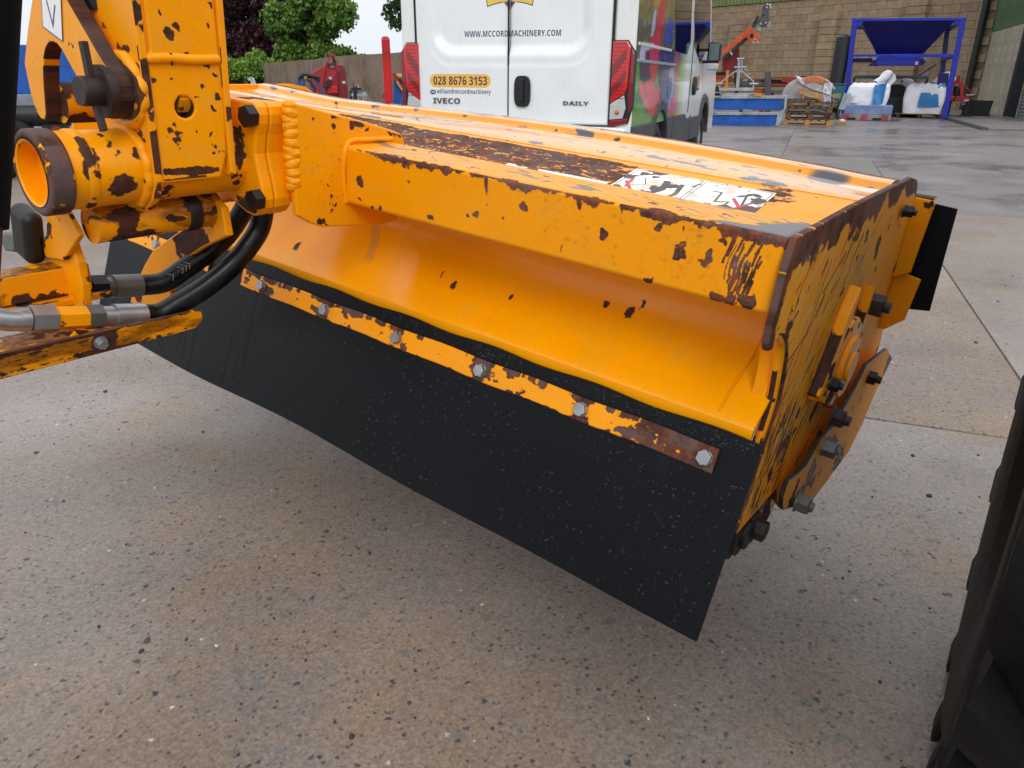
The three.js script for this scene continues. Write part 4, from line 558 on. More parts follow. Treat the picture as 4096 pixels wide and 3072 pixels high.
    const P = (s, q) => L3(1.137 - 0.956 * 0.064 * s - 0.292 * 0.112 * q, -0.3894, 0.169 - 0.292 * 0.064 * s + 0.956 * 0.112 * q).toArray();
    const gg = ni(grid(1, 1, P, 0)), p = gg.attributes.position, uv = new Float32Array(p.count * 2); for (let i = 0; i < p.count; i++) { const du = 1.137 + p.getX(i), dc = p.getY(i) - 0.169; uv[i * 2] = (0.956 * du - 0.292 * dc) / 0.064; uv[i * 2 + 1] = (0.292 * du + 0.956 * dc) / 0.112; } gg.setAttribute('uv', new THREE.BufferAttribute(uv, 2));
    hp(arm, 'warning_sticker', gg, new THREE.MeshPhysicalMaterial({ map: t, roughness: 0.35 }), 'white and orange sticker with a hand drawn V');
  }
  // black ram behind the link plates
  hp(arm, 'ram', [cylB(1.08, 0.25, -0.345, -0.305, 0.052, 32), cyl(L3(1.05, -0.325, 0.2), L3(1.05, -0.325, 0.45), 0.036, 28)], new THREE.MeshPhysicalMaterial({ color: '#141415', roughness: 0.25 }));
  // lower cross tube, hose brackets and guide
  const lowSkin = skin(0.4, 0.3, 900, -0.46, -0.15, (x, y, o) => { paint(o, x, y, 0.05); { const g = ss(0.42, 0.55, fbm(x * 10, y * 14 + 3, 5)) * (0.35 + 0.3 * vn(x * 150, y * 150)); o.r = lerp(o.r, 92, g); o.g = lerp(o.g, 48, g); o.b = lerp(o.b, 10, g); } const w = fbm(x * 24, y * 24, 4); rust(o, x, y, Math.max((0.013 - Math.abs(x + 0.245 + 0.1 * y) + (w - 0.5) * 0.02) * 16, (0.016 - Math.abs(x + 0.37 - 0.25 * y) + (w - 0.5) * 0.045) * 12, (w - 0.64) * 1.3), 0.02); }, CLAMP);  // brown blotches: grime, and shade below the arm put into the colour
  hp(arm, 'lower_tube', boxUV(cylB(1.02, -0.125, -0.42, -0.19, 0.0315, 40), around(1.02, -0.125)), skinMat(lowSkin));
  hp(arm, 'tube_band', boxUV(new THREE.LatheGeometry([new V2(0.0316, 0), new V2(0.0345, 0.003), new V2(0.0345, 0.022), new V2(0.0316, 0.026)], 36).rotateX(Math.PI / 2).translate(-1.02, -0.125, 0.232)), mGrease);
  hp(arm, 'hose_bracket', exB([[1.11, -0.15], [1.205, -0.2], [1.287, -0.24], [1.309, -0.277], [1.25, -0.263], [1.224, -0.274], [1.201, -0.282], [1.175, -0.26], [1.159, -0.248], [1.136, -0.252], [1.135, -0.272], [1.15, -0.295], [1.2, -0.305], [1.238, -0.31], [1.236, -0.327], [1.165, -0.34], [1.112, -0.33], [1.078, -0.289], [1.068, -0.24], [1.07, -0.2], [1.082, -0.17]], -0.43, -0.415, 0.002), [mPaint, mWorn], 'hooked hose bracket');
  hp(arm, 'bracket_foot', boxH(1.03, 1.11, -0.455, -0.385, -0.334, -0.328, 0.0015), mPaint);
  const guideSkin = skin(0.5, 0.4, 800, 0.9, -0.46, (x, y, o) => { paint(o, x, y, 0.02); const w = fbm(x * 26, y * 26, 4); rust(o, x, y, Math.max((0.055 - Math.hypot((x - 1.1) * 0.8, y + 0.2) + (w - 0.5) * 0.04) * 8, (0.02 - Math.hypot(x - 1.34, y + 0.38) + (w - 0.5) * 0.02) * 10, (w - 0.78)), 0); }, CLAMP);
  hp(arm, 'hose_guide', boxUV(exB([[1.384, -0.406], [1.36, -0.37], [1.319, -0.325], [1.29, -0.294], [1.245, -0.252], [1.176, -0.214], [1.11, -0.178], [1.055, -0.156], [1.012, -0.158], [1.0, -0.181], [1.06, -0.21], [1.119, -0.244], [1.16, -0.28], [1.189, -0.31], [1.2, -0.345], [1.23, -0.38], [1.34, -0.408]], -0.204, -0.19, 0.003), (P) => [-P.x, P.y]), [skinMat(guideSkin), mWorn], 'curved hose guide plate');
  hp(arm, 'guide_tab', exB([[1.03, -0.09], [0.974, -0.115], [0.966, -0.165], [1.003, -0.183], [1.016, -0.138]], -0.205, -0.189, 0.003), [mPaint, mHeavy]);
  hp(arm, 'square_bar', boxH(1.13, 1.18, -0.56, -0.386, -0.272, -0.222, 0.003), mGrimeShade);
  hp(arm, 'bar_edge', boxH(1.115, 1.19, -0.56, -0.36, -0.288, -0.276, 0.002), mHeavy);
  // angle iron in front, with its bolt
  const angSkin = skin(0.5, 0.08, 1200, -0.7, -0.37, (x, y, o) => { paint(o, x, y, 0.05); { const g = ss(0.35, 0.6, fbm(x * 12, y * 50 + 3, 5)) * (0.45 + 0.3 * vn(x * 150, y * 400)); o.r = lerp(o.r, 92, g); o.g = lerp(o.g, 48, g); o.b = lerp(o.b, 10, g); } const w = fbm(x * 16, y * 60, 4), f = fbm(x * 60, y * 300, 3); rust(o, x, y, Math.max((0.024 - Math.hypot((x + 0.432), (y + 0.325) * 1.0) + (w - 0.5) * 0.02) * 12, only((0.012 - (y + 0.35) + (w - 0.55) * 0.05) * 6, ss(-0.28, -0.34, x)), (0.0035 - (-0.306 - y) + (w - 0.5) * 0.004) * 20, (f - 0.75) + 0.12 * ss(-0.46, -0.55, x)), 0.05); }, CLAMP);  // grimy brown also darkens the strip in place of shade on its face
  const tilt = (g) => { const p = g.attributes.position; for (let i = 0; i < p.count; i++) p.setX(i, p.getX(i) - 0.2 * (-0.298 - p.getY(i))); g.computeVertexNormals(); return g; };
  const strip = [[-0.7, -0.298], [-0.7, -0.346], [-0.3, -0.348], [-0.262, -0.347], [-0.252, -0.34], [-0.247, -0.328], [-0.25, -0.314], [-0.262, -0.309], [-0.3, -0.308]];
  hp(arm, 'angle_iron', tilt(boxUV(exU(strip, 1.0, 1.009, 0.001), cf)), [skinMat(angSkin), mRust], 'flat front edge of the angle iron, rusted along its top');
  hp(arm, 'angle_tray', boxH(1.008, 1.14, -0.7, -0.4, -0.334, -0.327, 0.001), mGrimeShade);
  hp(arm, 'tray_web', exU([[-0.5, -0.33], [-0.455, -0.333], [-0.47, -0.305]], 1.03, 1.036, 0.001), mPaint);
  hp(arm, 'angle_bolt', hexBolt(L3(1.0045, -0.4435, -0.3245), [1, -0.2, 0], 0.017, 0.009, 0.024, 0.003, 0.2), mZinc);
  hp(arm, 'rubber_block', boxUV(new RoundedBoxGeometry(0.066, 0.1, 0.035, 4, 0.016).rotateZ(-0.25).translate(-1.2, -0.172, 0.45)), mGrease, 'greasy black rubber block');
  hp(arm, 'block_nut', hexBolt(L3(1.26, -0.44, -0.2), [0.4, 0.2, 1], 0.034, 0.03, 0, 0, 0.4), mOldZinc);
  hp(arm, 'clamp_bolt', hexBolt(L3(1.075, -0.445, -0.096), [0.2, 1, 0.5], 0.034, 0.018, 0, 0, 0.2), mZinc);
  hp(arm, 'saddle_plate', exB([[1.14, -0.08], [1.06, -0.1], [1.02, -0.14], [1.1, -0.2], [1.2, -0.215], [1.21, -0.2], [1.15, -0.165], [1.13, -0.12]], -0.44, -0.43, 0.002), mHeavy);

  // hoses with their fittings
  const hoseSkin = skin(0.6, 0.3, 800, 0, 0, (x, y, o) => { const n = fbm(x * 8, y * 8, 3) - 0.5, s = ss(0.66, 0.74, fbm(x * 70, y * 70, 3)); o.r = 13 + 6 * n + 10 * s; o.g = 13.5 + 6 * n + 10 * s; o.b = 15 + 6 * n + 11 * s; o.q = 0.36 + 0.3 * n; o.h = 0.5 + 0.3 * (vn(x * 300, y * 300) - 0.5); });
  const mHose = skinMat(hoseSkin, 0.0005);
  const hose = (label, pts, rings) => {
    const o = headFrame('hydraulic_hose', label, 'hose', [...pts[0]]);
    hp(o, 'hose', boxUV(tube(pts.map((p) => L3(...p)), 0.0205, 90, 24)), mHose);
    for (const [name, p, q, r, seg, m] of rings) hp(o, name, boxUV(cyl(L3(...p), L3(...q), r, seg)), m);
    return o;
  };
  const ax = (t) => [1.06 - 0.03 * (t + 0.337) / -0.26 * -1 * 0, t, lerp(-0.2605, -0.311, (t + 0.566) / 0.23)];
  const A1 = (b) => [1.05, b, -0.2655 - (b + 0.566) * 0.205];
  const h1 = hose('front black hydraulic hose curving up from a bright crimped fitting', [A1(-0.345), A1(-0.31), [1.035, -0.27, -0.298], [1.015, -0.225, -0.27], [1.0, -0.176, -0.234], [1.0, -0.14, -0.205], [0.998, -0.112, -0.172], [0.99, -0.105, -0.135], [0.985, -0.1, -0.08]], [['ferrule', A1(-0.394), A1(-0.339), 0.0222, 28, mZinc], ['neck', A1(-0.415), A1(-0.394), 0.0185, 24, mZinc], ['nut', A1(-0.441), A1(-0.415), 0.0225, 6, mOldZinc], ['adapter', A1(-0.49), A1(-0.441), 0.0205, 6, mPaint], ['pipe_nut', A1(-0.529), A1(-0.492), 0.0245, 6, mZinc], ['pipe_neck', A1(-0.545), A1(-0.531), 0.0205, 24, mZinc]]);
  hp(h1, 'pipe', boxUV(tube([A1(-0.53), A1(-0.56), [1.055, -0.585, -0.256], [1.075, -0.62, -0.235], [1.11, -0.66, -0.2]].map((p) => L3(...p)), 0.0185, 30, 20)), mZinc);
  const A2 = (b) => [1.15, b, -0.277 - (b + 0.366) * 0.16];
  const h2 = hose('rear black hydraulic hose with white printed arrows behind the front hose', [A2(-0.3), A2(-0.28), [1.135, -0.25, -0.288], [1.115, -0.212, -0.262], [1.1, -0.165, -0.232], [1.1, -0.12, -0.204], [1.1, -0.083, -0.167], [1.09, -0.06, -0.12], [1.08, -0.05, -0.06]], [['ferrule', A2(-0.343), A2(-0.29), 0.0225, 28, mOldZinc], ['neck', A2(-0.356), A2(-0.343), 0.018, 24, mOldZinc], ['nut', A2(-0.385), A2(-0.356), 0.0235, 6, mBlackNut]]);
  // printed arrows on the rear hose
  for (const [k, t] of [0.42, 0.5].entries()) { const c = new THREE.CatmullRomCurve3([A2(-0.3), A2(-0.28), [1.135, -0.25, -0.288], [1.115, -0.212, -0.262], [1.1, -0.165, -0.232], [1.1, -0.12, -0.204]].map((p) => L3(...p))), p = c.getPoint(t + 0.1), d = c.getTangent(t + 0.1), out = new V3(0.75, 0.35, 0.55).normalize(); out.addScaledVector(d, -out.dot(d)).normalize(); const s = new V3().crossVectors(d, out); const gs = []; for (const q of [-1, 1]) for (let i = 0; i < (k ? 3 : 1); i++) { const e = p.clone().addScaledVector(d, 0.008 * i); const a = e.clone().addScaledVector(out, 0.0207), b2 = e.clone().addScaledVector(d, -0.008).addScaledVector(out, 0.0192).addScaledVector(s, q * 0.008); gs.push(bar(a, b2, 0.0018, 0.0008)); } hp(h2, 'printed_arrow', gs, col('#b9b6a4', 0.6)); }
  // dark upright post close to the camera at the left edge
  const post = thing('black_post', 'black out-of-focus post leaning along the left edge of the photo', 'post', [-0.43, 0.0, -0.42]);
  const pa = new V3(-0.36 + 0.43, 1.3, -0.7 + 0.42).add(new V3(-0.034, 0, 0)), pd = new V3(-0.0105, -0.192, 0.079).normalize(), mid = pa.clone().addScaledVector(pd, 0.38), bot = pa.clone().addScaledVector(pd, 1.2);
  part(post, 'sleeve', cyl(pa, mid, 0.03, 28), new THREE.MeshPhysicalMaterial({ color: '#040303', roughness: 0.9, specularIntensity: 0.25 }));
  part(post, 'rod', cyl(mid, bot, 0.026, 28), mRust);
}
// ---------------------------------------------------------------- tractor tyre close by on the right
{
  const az = 37.0 * RAD, d = new V3(Math.sin(az), 0, -Math.cos(az)), e = new V3(Math.cos(az), 0, Math.sin(az)), c = d.clone().multiplyScalar(1.32).addScaledVector(e, 0.004);
  const ty = thing('tractor_tyre', 'big black lugged tractor tyre cut off by the right edge of the photo', 'tyre', [c.x, 0, c.z]);
  ty.rotation.y = Math.atan2(-e.z, e.x) + 0.03; // local x = across the tyre, local -z away from the viewer
  const R = 0.63, W = 0.44, mT = new THREE.MeshPhysicalMaterial({ color: '#070707', roughness: 0.6, specularIntensity: 0.5, map: mott.map, bumpMap: mott.rb, bumpScale: 0.002 });
  const pr = [[0.36, 0.06], [0.4, 0.02], [0.48, 0.004], [0.55, 0.004], [0.585, 0.018], [0.602, 0.07], [0.606, W / 2], [0.602, W - 0.07], [0.585, W - 0.018], [0.55, W - 0.004], [0.48, W - 0.004], [0.4, W - 0.02], [0.36, W - 0.06]];
  const lathe = new THREE.LatheGeometry(pr.map(([r, x]) => new V2(r, x)), 72); lathe.rotateZ(-Math.PI / 2); lathe.translate(0, R + 0.015, 0);
  part(ty, 'carcass', boxUV(lathe), mT);
  const n = 18; for (let i = 0; i < n; i++) for (const sgn of [0, 1]) {
    const a0 = (i + sgn * 0.5) / n * 2 * Math.PI + 0.13; // a bar lug sweeping from the shoulder to the centre line
    const lug = grid(14, 10, (s, t) => { // s: shoulder to centre, t: across the bar
      const sd = clamp(s / 0.2, 0, 1), m = clamp((s - 0.2) / 0.8, 0, 1), top = ss(0, 0.18, t) * ss(1, 0.82, t);
      const x = lerp(lerp(0.022, 0.0, sd), W * 0.56, m), ang = a0 + m * 0.42 + (t - 0.5) * lerp(lerp(0.15, 0.185, sd), 0.11, m), r = lerp(0.47, 0.572 + 0.058 * top, Math.sqrt(sd)), X0 = x + 0.012 * (1 - top) * (1 - m); const X = sgn ? W - X0 : X0; return [X, R + 0.015 + r * Math.cos(ang), r * Math.sin(ang)];
    }, 0.004);
    part(ty, 'tread_lug', boxUV(lug), mT);
  }
  part(ty, 'rim', boxUV(new THREE.CylinderGeometry(0.37, 0.37, 0.3, 40).rotateZ(Math.PI / 2).translate(W / 2, R + 0.015, 0)), col('#8a8f92', 0.5, { metalness: 0.4 }));
}
// ---------------------------------------------------------------- the white van
{
  // local frame: x to the right, y up, z backwards; the rear doors lie at z = 0, the near rear corner at x = 1
  const az = 20.8 * RAD, RC = new V3(0.9158, 0, -6.1224), vr = new V3(Math.cos(az), 0, Math.sin(az));
  const van = thing('panel_van', 'white panel van with red tail lamps and a colourful machine picture on its side', 'van', RC.clone().addScaledVector(vr, -1).toArray(), -az);
  const white = new THREE.MeshPhysicalMaterial({ color: '#e9ecec', roughness: 0.28, clearcoat: 0.7, clearcoatRoughness: 0.08, map: mott.map, bumpMap: mott.rb, bumpScale: 0.0002 });
  white.map = skin(2, 2, 128, 0, 0, (x, y, o) => { const n = fbm(x * 6, y * 6, 4) - 0.5, s = ss(0.62, 0.75, fbm(x * 40, y * 5, 3)); o.r = 246 + 8 * n - 10 * s; o.g = 246 + 8 * n - 11 * s; o.b = 244 + 8 * n - 13 * s; }).map;
  const grey = col('#45484b', 0.6), dark = col('#101113', 0.5), glass = new THREE.MeshPhysicalMaterial({ color: '#0f1414', roughness: 0.04, metalness: 0, clearcoat: 1, clearcoatRoughness: 0.02 }), seamM = col('#26292b', 0.8);
  // body: side outline extruded across the van with rounded edges
  const arch = (cz, r, n = 14) => Array.from({ length: n + 1 }, (_, i) => { const t = Math.PI - Math.PI * i / n; return [cz + r * Math.cos(t), 0.42 + r * Math.sin(t)]; });
  const prof = [[0.08, 0.5], [0.08, 1.3], [0.08, 2.3], [0.12, 2.58], [0.4, 2.64], [3.3, 2.62], [3.75, 2.45], [4.35, 1.72], [4.5, 1.5], [5.25, 1.25], [5.42, 1.05], [5.46, 0.4], [5.4, 0.35], ...arch(4.3, 0.43).reverse().map((p) => p), ...arch(1.22, 0.43).reverse()];
  const P2 = prof.map(([s, h]) => [-s, h]);
  const bg = ext(P2, -1, 1, 0.075); bg.rotateY(Math.PI / 2); // extrusion axis z -> x ; outline x -> -z
  // after the turn the outline runs along -z... flip so that the rear is at z = 0 and the front at negative z
  bg.applyMatrix4(new THREE.Matrix4().makeScale(1, 1, 1));
  part(van, 'body', boxUV(bg.rotateY(Math.PI)), white);
  for (const sg of [1, -1]) part(van, 'rear_corner', box(sg * 0.912, 1.5, -0.045, 0.176, 1.96, 0.09, 0.035), white);
  part(van, 'roof_edge', box(0, 2.45, -0.04, 1.9, 0.2, 0.09, 0.03), white);
  // rear doors as pressed panels; canvas carries what is printed on them
  const t0 = 0.185, t1 = 1.85, h0 = 0.72, h1 = 2.35, PX = 700, cv = document.createElement('canvas'); cv.width = Math.round((t1 - t0) * PX); cv.height = Math.round((h1 - h0) * PX); const x = cv.getContext('2d');
  const X = (t) => (t1 - t) * PX, Y = (h) => (h1 - h) * PX;
  x.fillStyle = '#e6e9ea'; x.fillRect(0, 0, cv.width, cv.height);
  x.fillStyle = '#1d2350'; x.textBaseline = 'alphabetic';
  const word = (txt, tl, tr, hb, cap, font, fill) => { x.save(); x.fillStyle = fill; x.font = font + ' 100px sans-serif'; const w = x.measureText(txt).width; x.translate(X(tl), Y(hb)); x.scale((tl - tr) * PX / w, cap * PX / 73); x.fillText(txt, 0, 0); x.restore(); };
  word('WWW.MCCORDMACHINERY.COM', 1.432, 0.6, 1.372, 0.045, 'bold', '#262b52');
  x.fillStyle = '#e9b64a'; x.beginPath(); x.roundRect(X(1.735), Y(1.092), 0.555 * PX, 0.103 * PX, 0.05 * PX); x.fill();
  word('028 8676 3153', 1.705, 1.21, 1.008, 0.066, 'bold', '#2b2138');
  x.fillStyle = '#20265c'; x.fillRect(X(1.735), Y(0.968), 0.052 * PX, 0.034 * PX); x.strokeStyle = '#e6e9ea'; x.lineWidth = 3; x.beginPath(); x.moveTo(X(1.735), Y(0.968)); x.lineTo(X(1.709), Y(0.948)); x.lineTo(X(1.683), Y(0.968)); x.moveTo(X(1.735), Y(0.934)); x.lineTo(X(1.709), Y(0.955)); x.lineTo(X(1.683), Y(0.934)); x.stroke();
  word('william@mccordmachinery', 1.675, 1.18, 0.94, 0.036, 'bold', '#3c4360');
  // shield: yellow curved band over a blue point
  x.save(); x.translate(X(1.035), Y(1.56)); const U = PX; x.fillStyle = '#e7c33c'; x.strokeStyle = '#2a3566'; x.lineWidth = 5; x.beginPath(); x.moveTo(-0.205 * U, -0.11 * U); x.quadraticCurveTo(0, -0.2 * U, 0.205 * U, -0.11 * U); x.lineTo(0.19 * U, -0.03 * U); x.quadraticCurveTo(0.1 * U, -0.06 * U, 0, -0.062 * U); x.quadraticCurveTo(-0.1 * U, -0.06 * U, -0.19 * U, -0.03 * U); x.closePath(); x.fill(); x.stroke(); x.fillStyle = '#27418f'; x.strokeStyle = '#e7c33c'; x.beginPath(); x.moveTo(-0.055 * U, -0.06 * U); x.lineTo(0, 0); x.lineTo(0.055 * U, -0.06 * U); x.quadraticCurveTo(0, -0.075 * U, -0.055 * U, -0.06 * U); x.fill(); x.stroke(); x.fillStyle = '#3a3320'; x.font = 'bold ' + 0.062 * U + 'px sans-serif'; x.textAlign = 'center'; x.fillText('MACHINERY', 0, -0.083 * U, 0.34 * U); x.restore();
  { const im = x.getImageData(0, 0, cv.width, cv.height), a = im.data; for (let j = 0; j < cv.height; j++) for (let i = 0; i < cv.width; i++) { const k = (j * cv.width + i) * 4, d = 1 - 0.05 * (fbm(i / 130, j / 130, 4) - 0.5) - 0.012 * ss(0.62, 0.74, fbm(i / 14, j / 90, 3)); a[k] *= d; a[k + 1] *= d; a[k + 2] *= d * 0.998; } x.putImageData(im, 0, 0); }
  const dt = new THREE.CanvasTexture(cv); dt.colorSpace = THREE.SRGBColorSpace; const doorM = new THREE.MeshPhysicalMaterial({ map: dt, roughness: 0.3, clearcoat: 0.6, clearcoatRoughness: 0.1 });
  const rrect = (t, h, cx, hw, y0, y1, r) => { const qx = Math.max(Math.abs(t - cx) - hw + r, 0), qy = Math.max(y0 + r - h, h - y1 + r, 0); return r - Math.hypot(qx, qy) + Math.min(0, 0) + (qx === 0 && qy === 0 ? Math.min(hw - r - Math.abs(t - cx), h - y0 - r, y1 - r - h) : 0); };
  const zAt = (t, h) => { const a = rrect(t, h, 1.03, 0.70, 1.155, 2.5, 0.2), b = rrect(t, h, 1.03, 0.62, 1.29, 2.5, 0.14); let z = 0.012; z -= 0.004 * ss(-0.005, 0.012, a); z -= 0.045 * ss(-0.07, 0.03, Math.min(a - 0.07, b)); return z; };
  for (const [a, b, n] of [[t0, 1.027, 'right'], [1.036, t1, 'left']]) {
    const g = grid(70, 120, (s, t) => { const T = lerp(b, a, s), h = lerp(h0 + 0.005, h1, t); let z = zAt(T, h); const e = Math.min(T - a, b - T, h - h0 - 0.005); z -= 0.01 * ss(0.008, 0, e); return [1 - T, h, z]; }, 0.02);
    const door = part(van, 'rear_door', boxUV(g, (P) => [(t1 - (1 - P.x)) / (t1 - t0), (P.y - h0) / (h1 - h0)]), doorM, n + ' rear door');
    if (n === 'right') {
      const H = sub(door, 'door_handle'); H.position.set(1 - 0.9, 0.965, 0.012);
      part(H, 'handle', [boxUV(ext(circle(0, 0, 1, 28).map(([p, q]) => [0.07 * Math.sign(p) * Math.abs(p) ** 0.6, 0.118 * Math.sign(q) * Math.abs(q) ** 0.55]), 0, 0.022, 0.006)), box(0.0, 0.01, 0.03, 0.034, 0.17, 0.022, 0.008), boxUV(new THREE.CylinderGeometry(0.012, 0.012, 0.01, 16).rotateX(Math.PI / 2).translate(0, -0.088, 0.024))], col('#17191b', 0.4));
    }
  }
  part(van, 'rear_frame', [box(1 - 0.177, 1.4, 0.003, 0.014, 1.9, 0.012), box(1 - 1.857, 1.4, 0.003, 0.014, 1.9, 0.012), box(1 - 1.03, 1.5, -0.002, 0.012, 1.7, 0.012)], seamM);
  part(van, 'door_sill', box(0, 0.66, 0.03, 1.95, 0.1, 0.12, 0.03), white); part(van, 'bumper', box(0, 0.5, 0.06, 1.98, 0.24, 0.2, 0.05), grey);
  // raised lettering
  const font = await new FontLoader().loadAsync('fonts/droid/droid_sans_bold.typeface.json');
  const badge = (txt, tl, tr, h, cap) => { const g = new TextGeometry(txt, { font, size: cap, depth: 0.006, curveSegments: 4, bevelEnabled: false }); g.computeBoundingBox(); const w = g.boundingBox.max.x - g.boundingBox.min.x; g.scale((tl - tr) / w, 1, 1).translate(1 - tl, h, zAt((tl + tr) / 2, h) + 0.001); part(van, 'badge', boxUV(g), col('#6f7678', 0.35, { metalness: 0.5 })); };
  badge('IVECO', 1.71, 1.46, 0.862, 0.044); badge('DAILY', 0.56, 0.35, 0.867, 0.03);
  // tail lamps
  const red = new THREE.MeshPhysicalMaterial({ color: '#c8060f', roughness: 0.12, clearcoat: 1, clearcoatRoughness: 0.03 }), redDark = new THREE.MeshPhysicalMaterial({ color: '#7a0409', roughness: 0.15, clearcoat: 1 }), clear = new THREE.MeshPhysicalMaterial({ color: '#c9cccc', roughness: 0.18, metalness: 0.35, clearcoat: 1 });
  const ribs = (pts, z0, dz, m, lamp, n) => part(lamp, n, boxUV(ext(pts, z0, z0 + dz, 0.006)), m);
  for (const sgn of [1, -1]) {
    const q = (t, h) => [sgn * (1 - t), h], fix = (a) => (sgn > 0 ? a : a.slice().reverse());
    const lamp = part(van, 'tail_lamp', boxUV(ext(fix([q(0.176, 1.335), q(0.055, 1.335), q(-0.004, 1.255), q(-0.004, 0.86), q(0.02, 0.74), q(0.176, 0.70)]), -0.06, 0.012, 0.006)), dark);
    ribs(fix([q(0.17, 1.326), q(0.06, 1.326), q(0.03, 1.285), q(0.04, 1.0), q(0.06, 0.955), q(0.17, 0.885)]), 0.0, 0.024, red, lamp, 'red_lens');
    ribs(fix([q(0.028, 1.28), q(-0.002, 1.24), q(-0.002, 0.87), q(0.02, 0.80), q(0.034, 0.94)]), -0.04, 0.054, redDark, lamp, 'side_lens');
    ribs(fix([q(0.17, 0.88), q(0.062, 0.948), q(0.045, 0.85), q(0.065, 0.775), q(0.17, 0.765)]), 0.0, 0.022, clear, lamp, 'clear_lens');
    ribs(fix([q(0.17, 0.76), q(0.06, 0.77), q(0.02, 0.78), q(0.03, 0.735), q(0.17, 0.71)]), 0.0, 0.02, redDark, lamp, 'reflector');
    const cells = []; for (let i = 0; i < 15; i++) { const h = 1.31 - i * 0.0275; cells.push(box(sgn * (1 - lerp(0.11, 0.108, i / 15)), h, 0.0245, 0.1, 0.004, 0.004)); } part(lamp, 'lens_rib', cells, redDark);
    part(lamp, 'lens_facet', [boxUV(ext(fix([q(0.168, 1.16), q(0.06, 1.28), q(0.06, 1.22), q(0.168, 1.06)]), 0.02, 0.028, 0.002)), boxUV(ext(fix([q(0.168, 1.0), q(0.06, 1.12), q(0.06, 1.06), q(0.168, 0.93)]), 0.02, 0.028, 0.002))], redDark);
    part(lamp, 'bulb', boxUV(new THREE.SphereGeometry(0.02, 16, 10).translate(sgn * 0.89, 0.82, 0.018)), col('#d9822b', 0.2));
  }
  // side: picture, windows, cladding, handle, wheels, mirror
  const sx = 1.0, sv = document.createElement('canvas'); sv.width = 1400; sv.height = 900; const y = sv.getContext('2d');
  const A = (s, h) => [s / 2.75 * 1400, (1.95 - h) / 1.25 * 900];
  const poly = (c, pts) => { y.fillStyle = c; y.beginPath(); pts.forEach((p, i) => { const q = A(...p); i ? y.lineTo(...q) : y.moveTo(...q); }); y.closePath(); y.fill(); };
  let gr = y.createLinearGradient(0, 0, 0, 900); gr.addColorStop(0, '#6d8a52'); gr.addColorStop(0.35, '#55553a'); gr.addColorStop(0.55, '#3f4a33'); gr.addColorStop(0.62, '#4f8f2c'); gr.addColorStop(1, '#5c8f36'); y.fillStyle = gr; y.fillRect(0, 0, 1400, 900);
  y.filter = 'blur(6px)'; for (let i = 0; i < 900; i++) { const s = rr(0, 1.9), h = rr(0.7, 1.95), q = A(s, h), up = h > 1.25; y.globalAlpha = 0.25; y.fillStyle = up ? ['#a58d3e', '#7f6a35', '#b98a3a', '#4c5a36', '#8fae5a', '#d8a54e'][i % 6] : ['#6aa834', '#3d7a22', '#7db548', '#4c8a2c'][i % 4]; y.beginPath(); y.ellipse(q[0], q[1], rr(8, 40), rr(10, 46), rr(0, 3), 0, 7); y.fill(); } y.globalAlpha = 1;
  y.globalAlpha = 0.6; poly('#e2944a', [[0.45, 1.95], [0.85, 1.95], [0.8, 1.62], [0.55, 1.6]]); y.globalAlpha = 1;
  y.filter = 'blur(5px)'; poly('#2c2a44', [[0.17, 1.25], [0.6, 1.3], [1.68, 1.32], [1.87, 1.05], [1.61, 0.76], [1.22, 0.78], [0.97, 1.13], [0.46, 1.03], [0.2, 1.07]]);
  poly('#b7b2cf', [[0.6, 1.59], [0.71, 1.59], [0.69, 1.46], [0.62, 1.38], [0.53, 1.38], [0.55, 1.48]]); poly('#cf2a2c', [[0.77, 1.61], [0.9, 1.66], [1.02, 1.95], [1.2, 1.95], [1.12, 1.7], [1.03, 1.48], [1.0, 1.28], [0.59, 1.28], [0.51, 1.37], [0.74, 1.41]]);
  poly('#3b4fae', [[1.31, 1.59], [1.53, 1.55], [1.59, 1.38], [1.27, 1.35], [1.11, 1.35], [1.17, 1.47]]); poly('#c9c3da', [[0.21, 1.33], [0.72, 1.34], [0.76, 1.3], [0.37, 1.27], [0.39, 1.18], [0.16, 1.19], [0.16, 1.27]]);
  poly('#c9232c', [[0.51, 1.29], [0.9, 1.3], [0.99, 1.19], [0.81, 1.02], [0.6, 1.1]]); poly('#dd3d35', [[0.17, 1.06], [0.39, 1.02], [0.64, 1.07], [0.78, 1.05], [0.82, 1.0], [1.12, 1.0], [1.11, 0.93], [1.29, 0.81], [0.76, 0.76], [0.24, 0.95]]); poly('#e8695e', [[0.24, 1.03], [0.6, 0.9], [0.74, 0.8], [0.5, 0.86], [0.24, 0.96]]);
  poly('#8e93bb', [[1.56, 1.16], [1.8, 1.18], [1.84, 0.96], [1.79, 0.8], [1.64, 0.79], [1.53, 0.97]]);
  poly('#d43a44', [[1.81, 1.31], [1.94, 1.31], [2.1, 1.05], [2.05, 0.9], [2.3, 0.83], [2.03, 0.74], [1.72, 0.73], [1.7, 0.88], [1.94, 0.92]]);
  y.filter = 'blur(1.5px)'; y.globalAlpha = 0.7; for (let i = 0; i < 150; i++) { const q = A(rr(0.3, 1.7), rr(0.85, 1.5)); y.strokeStyle = ['#1b1b24', '#d8d6e4', '#8a1720', '#23264a'][i % 4]; y.lineWidth = rr(2, 6); y.beginPath(); y.moveTo(...q); y.lineTo(q[0] + rr(-40, 40), q[1] + rr(-60, 60)); y.stroke(); } y.globalAlpha = 1;
  y.filter = 'none'; gr = y.createLinearGradient(A(1.95, 1)[0], 0, A(2.62, 1)[0], 0); gr.addColorStop(0, 'rgba(228,231,232,0)'); gr.addColorStop(0.5, 'rgba(205,220,150,0.75)'); gr.addColorStop(1, 'rgba(228,231,232,1)'); y.fillStyle = gr; y.fillRect(A(1.95, 1)[0], 0, 1400, 900);
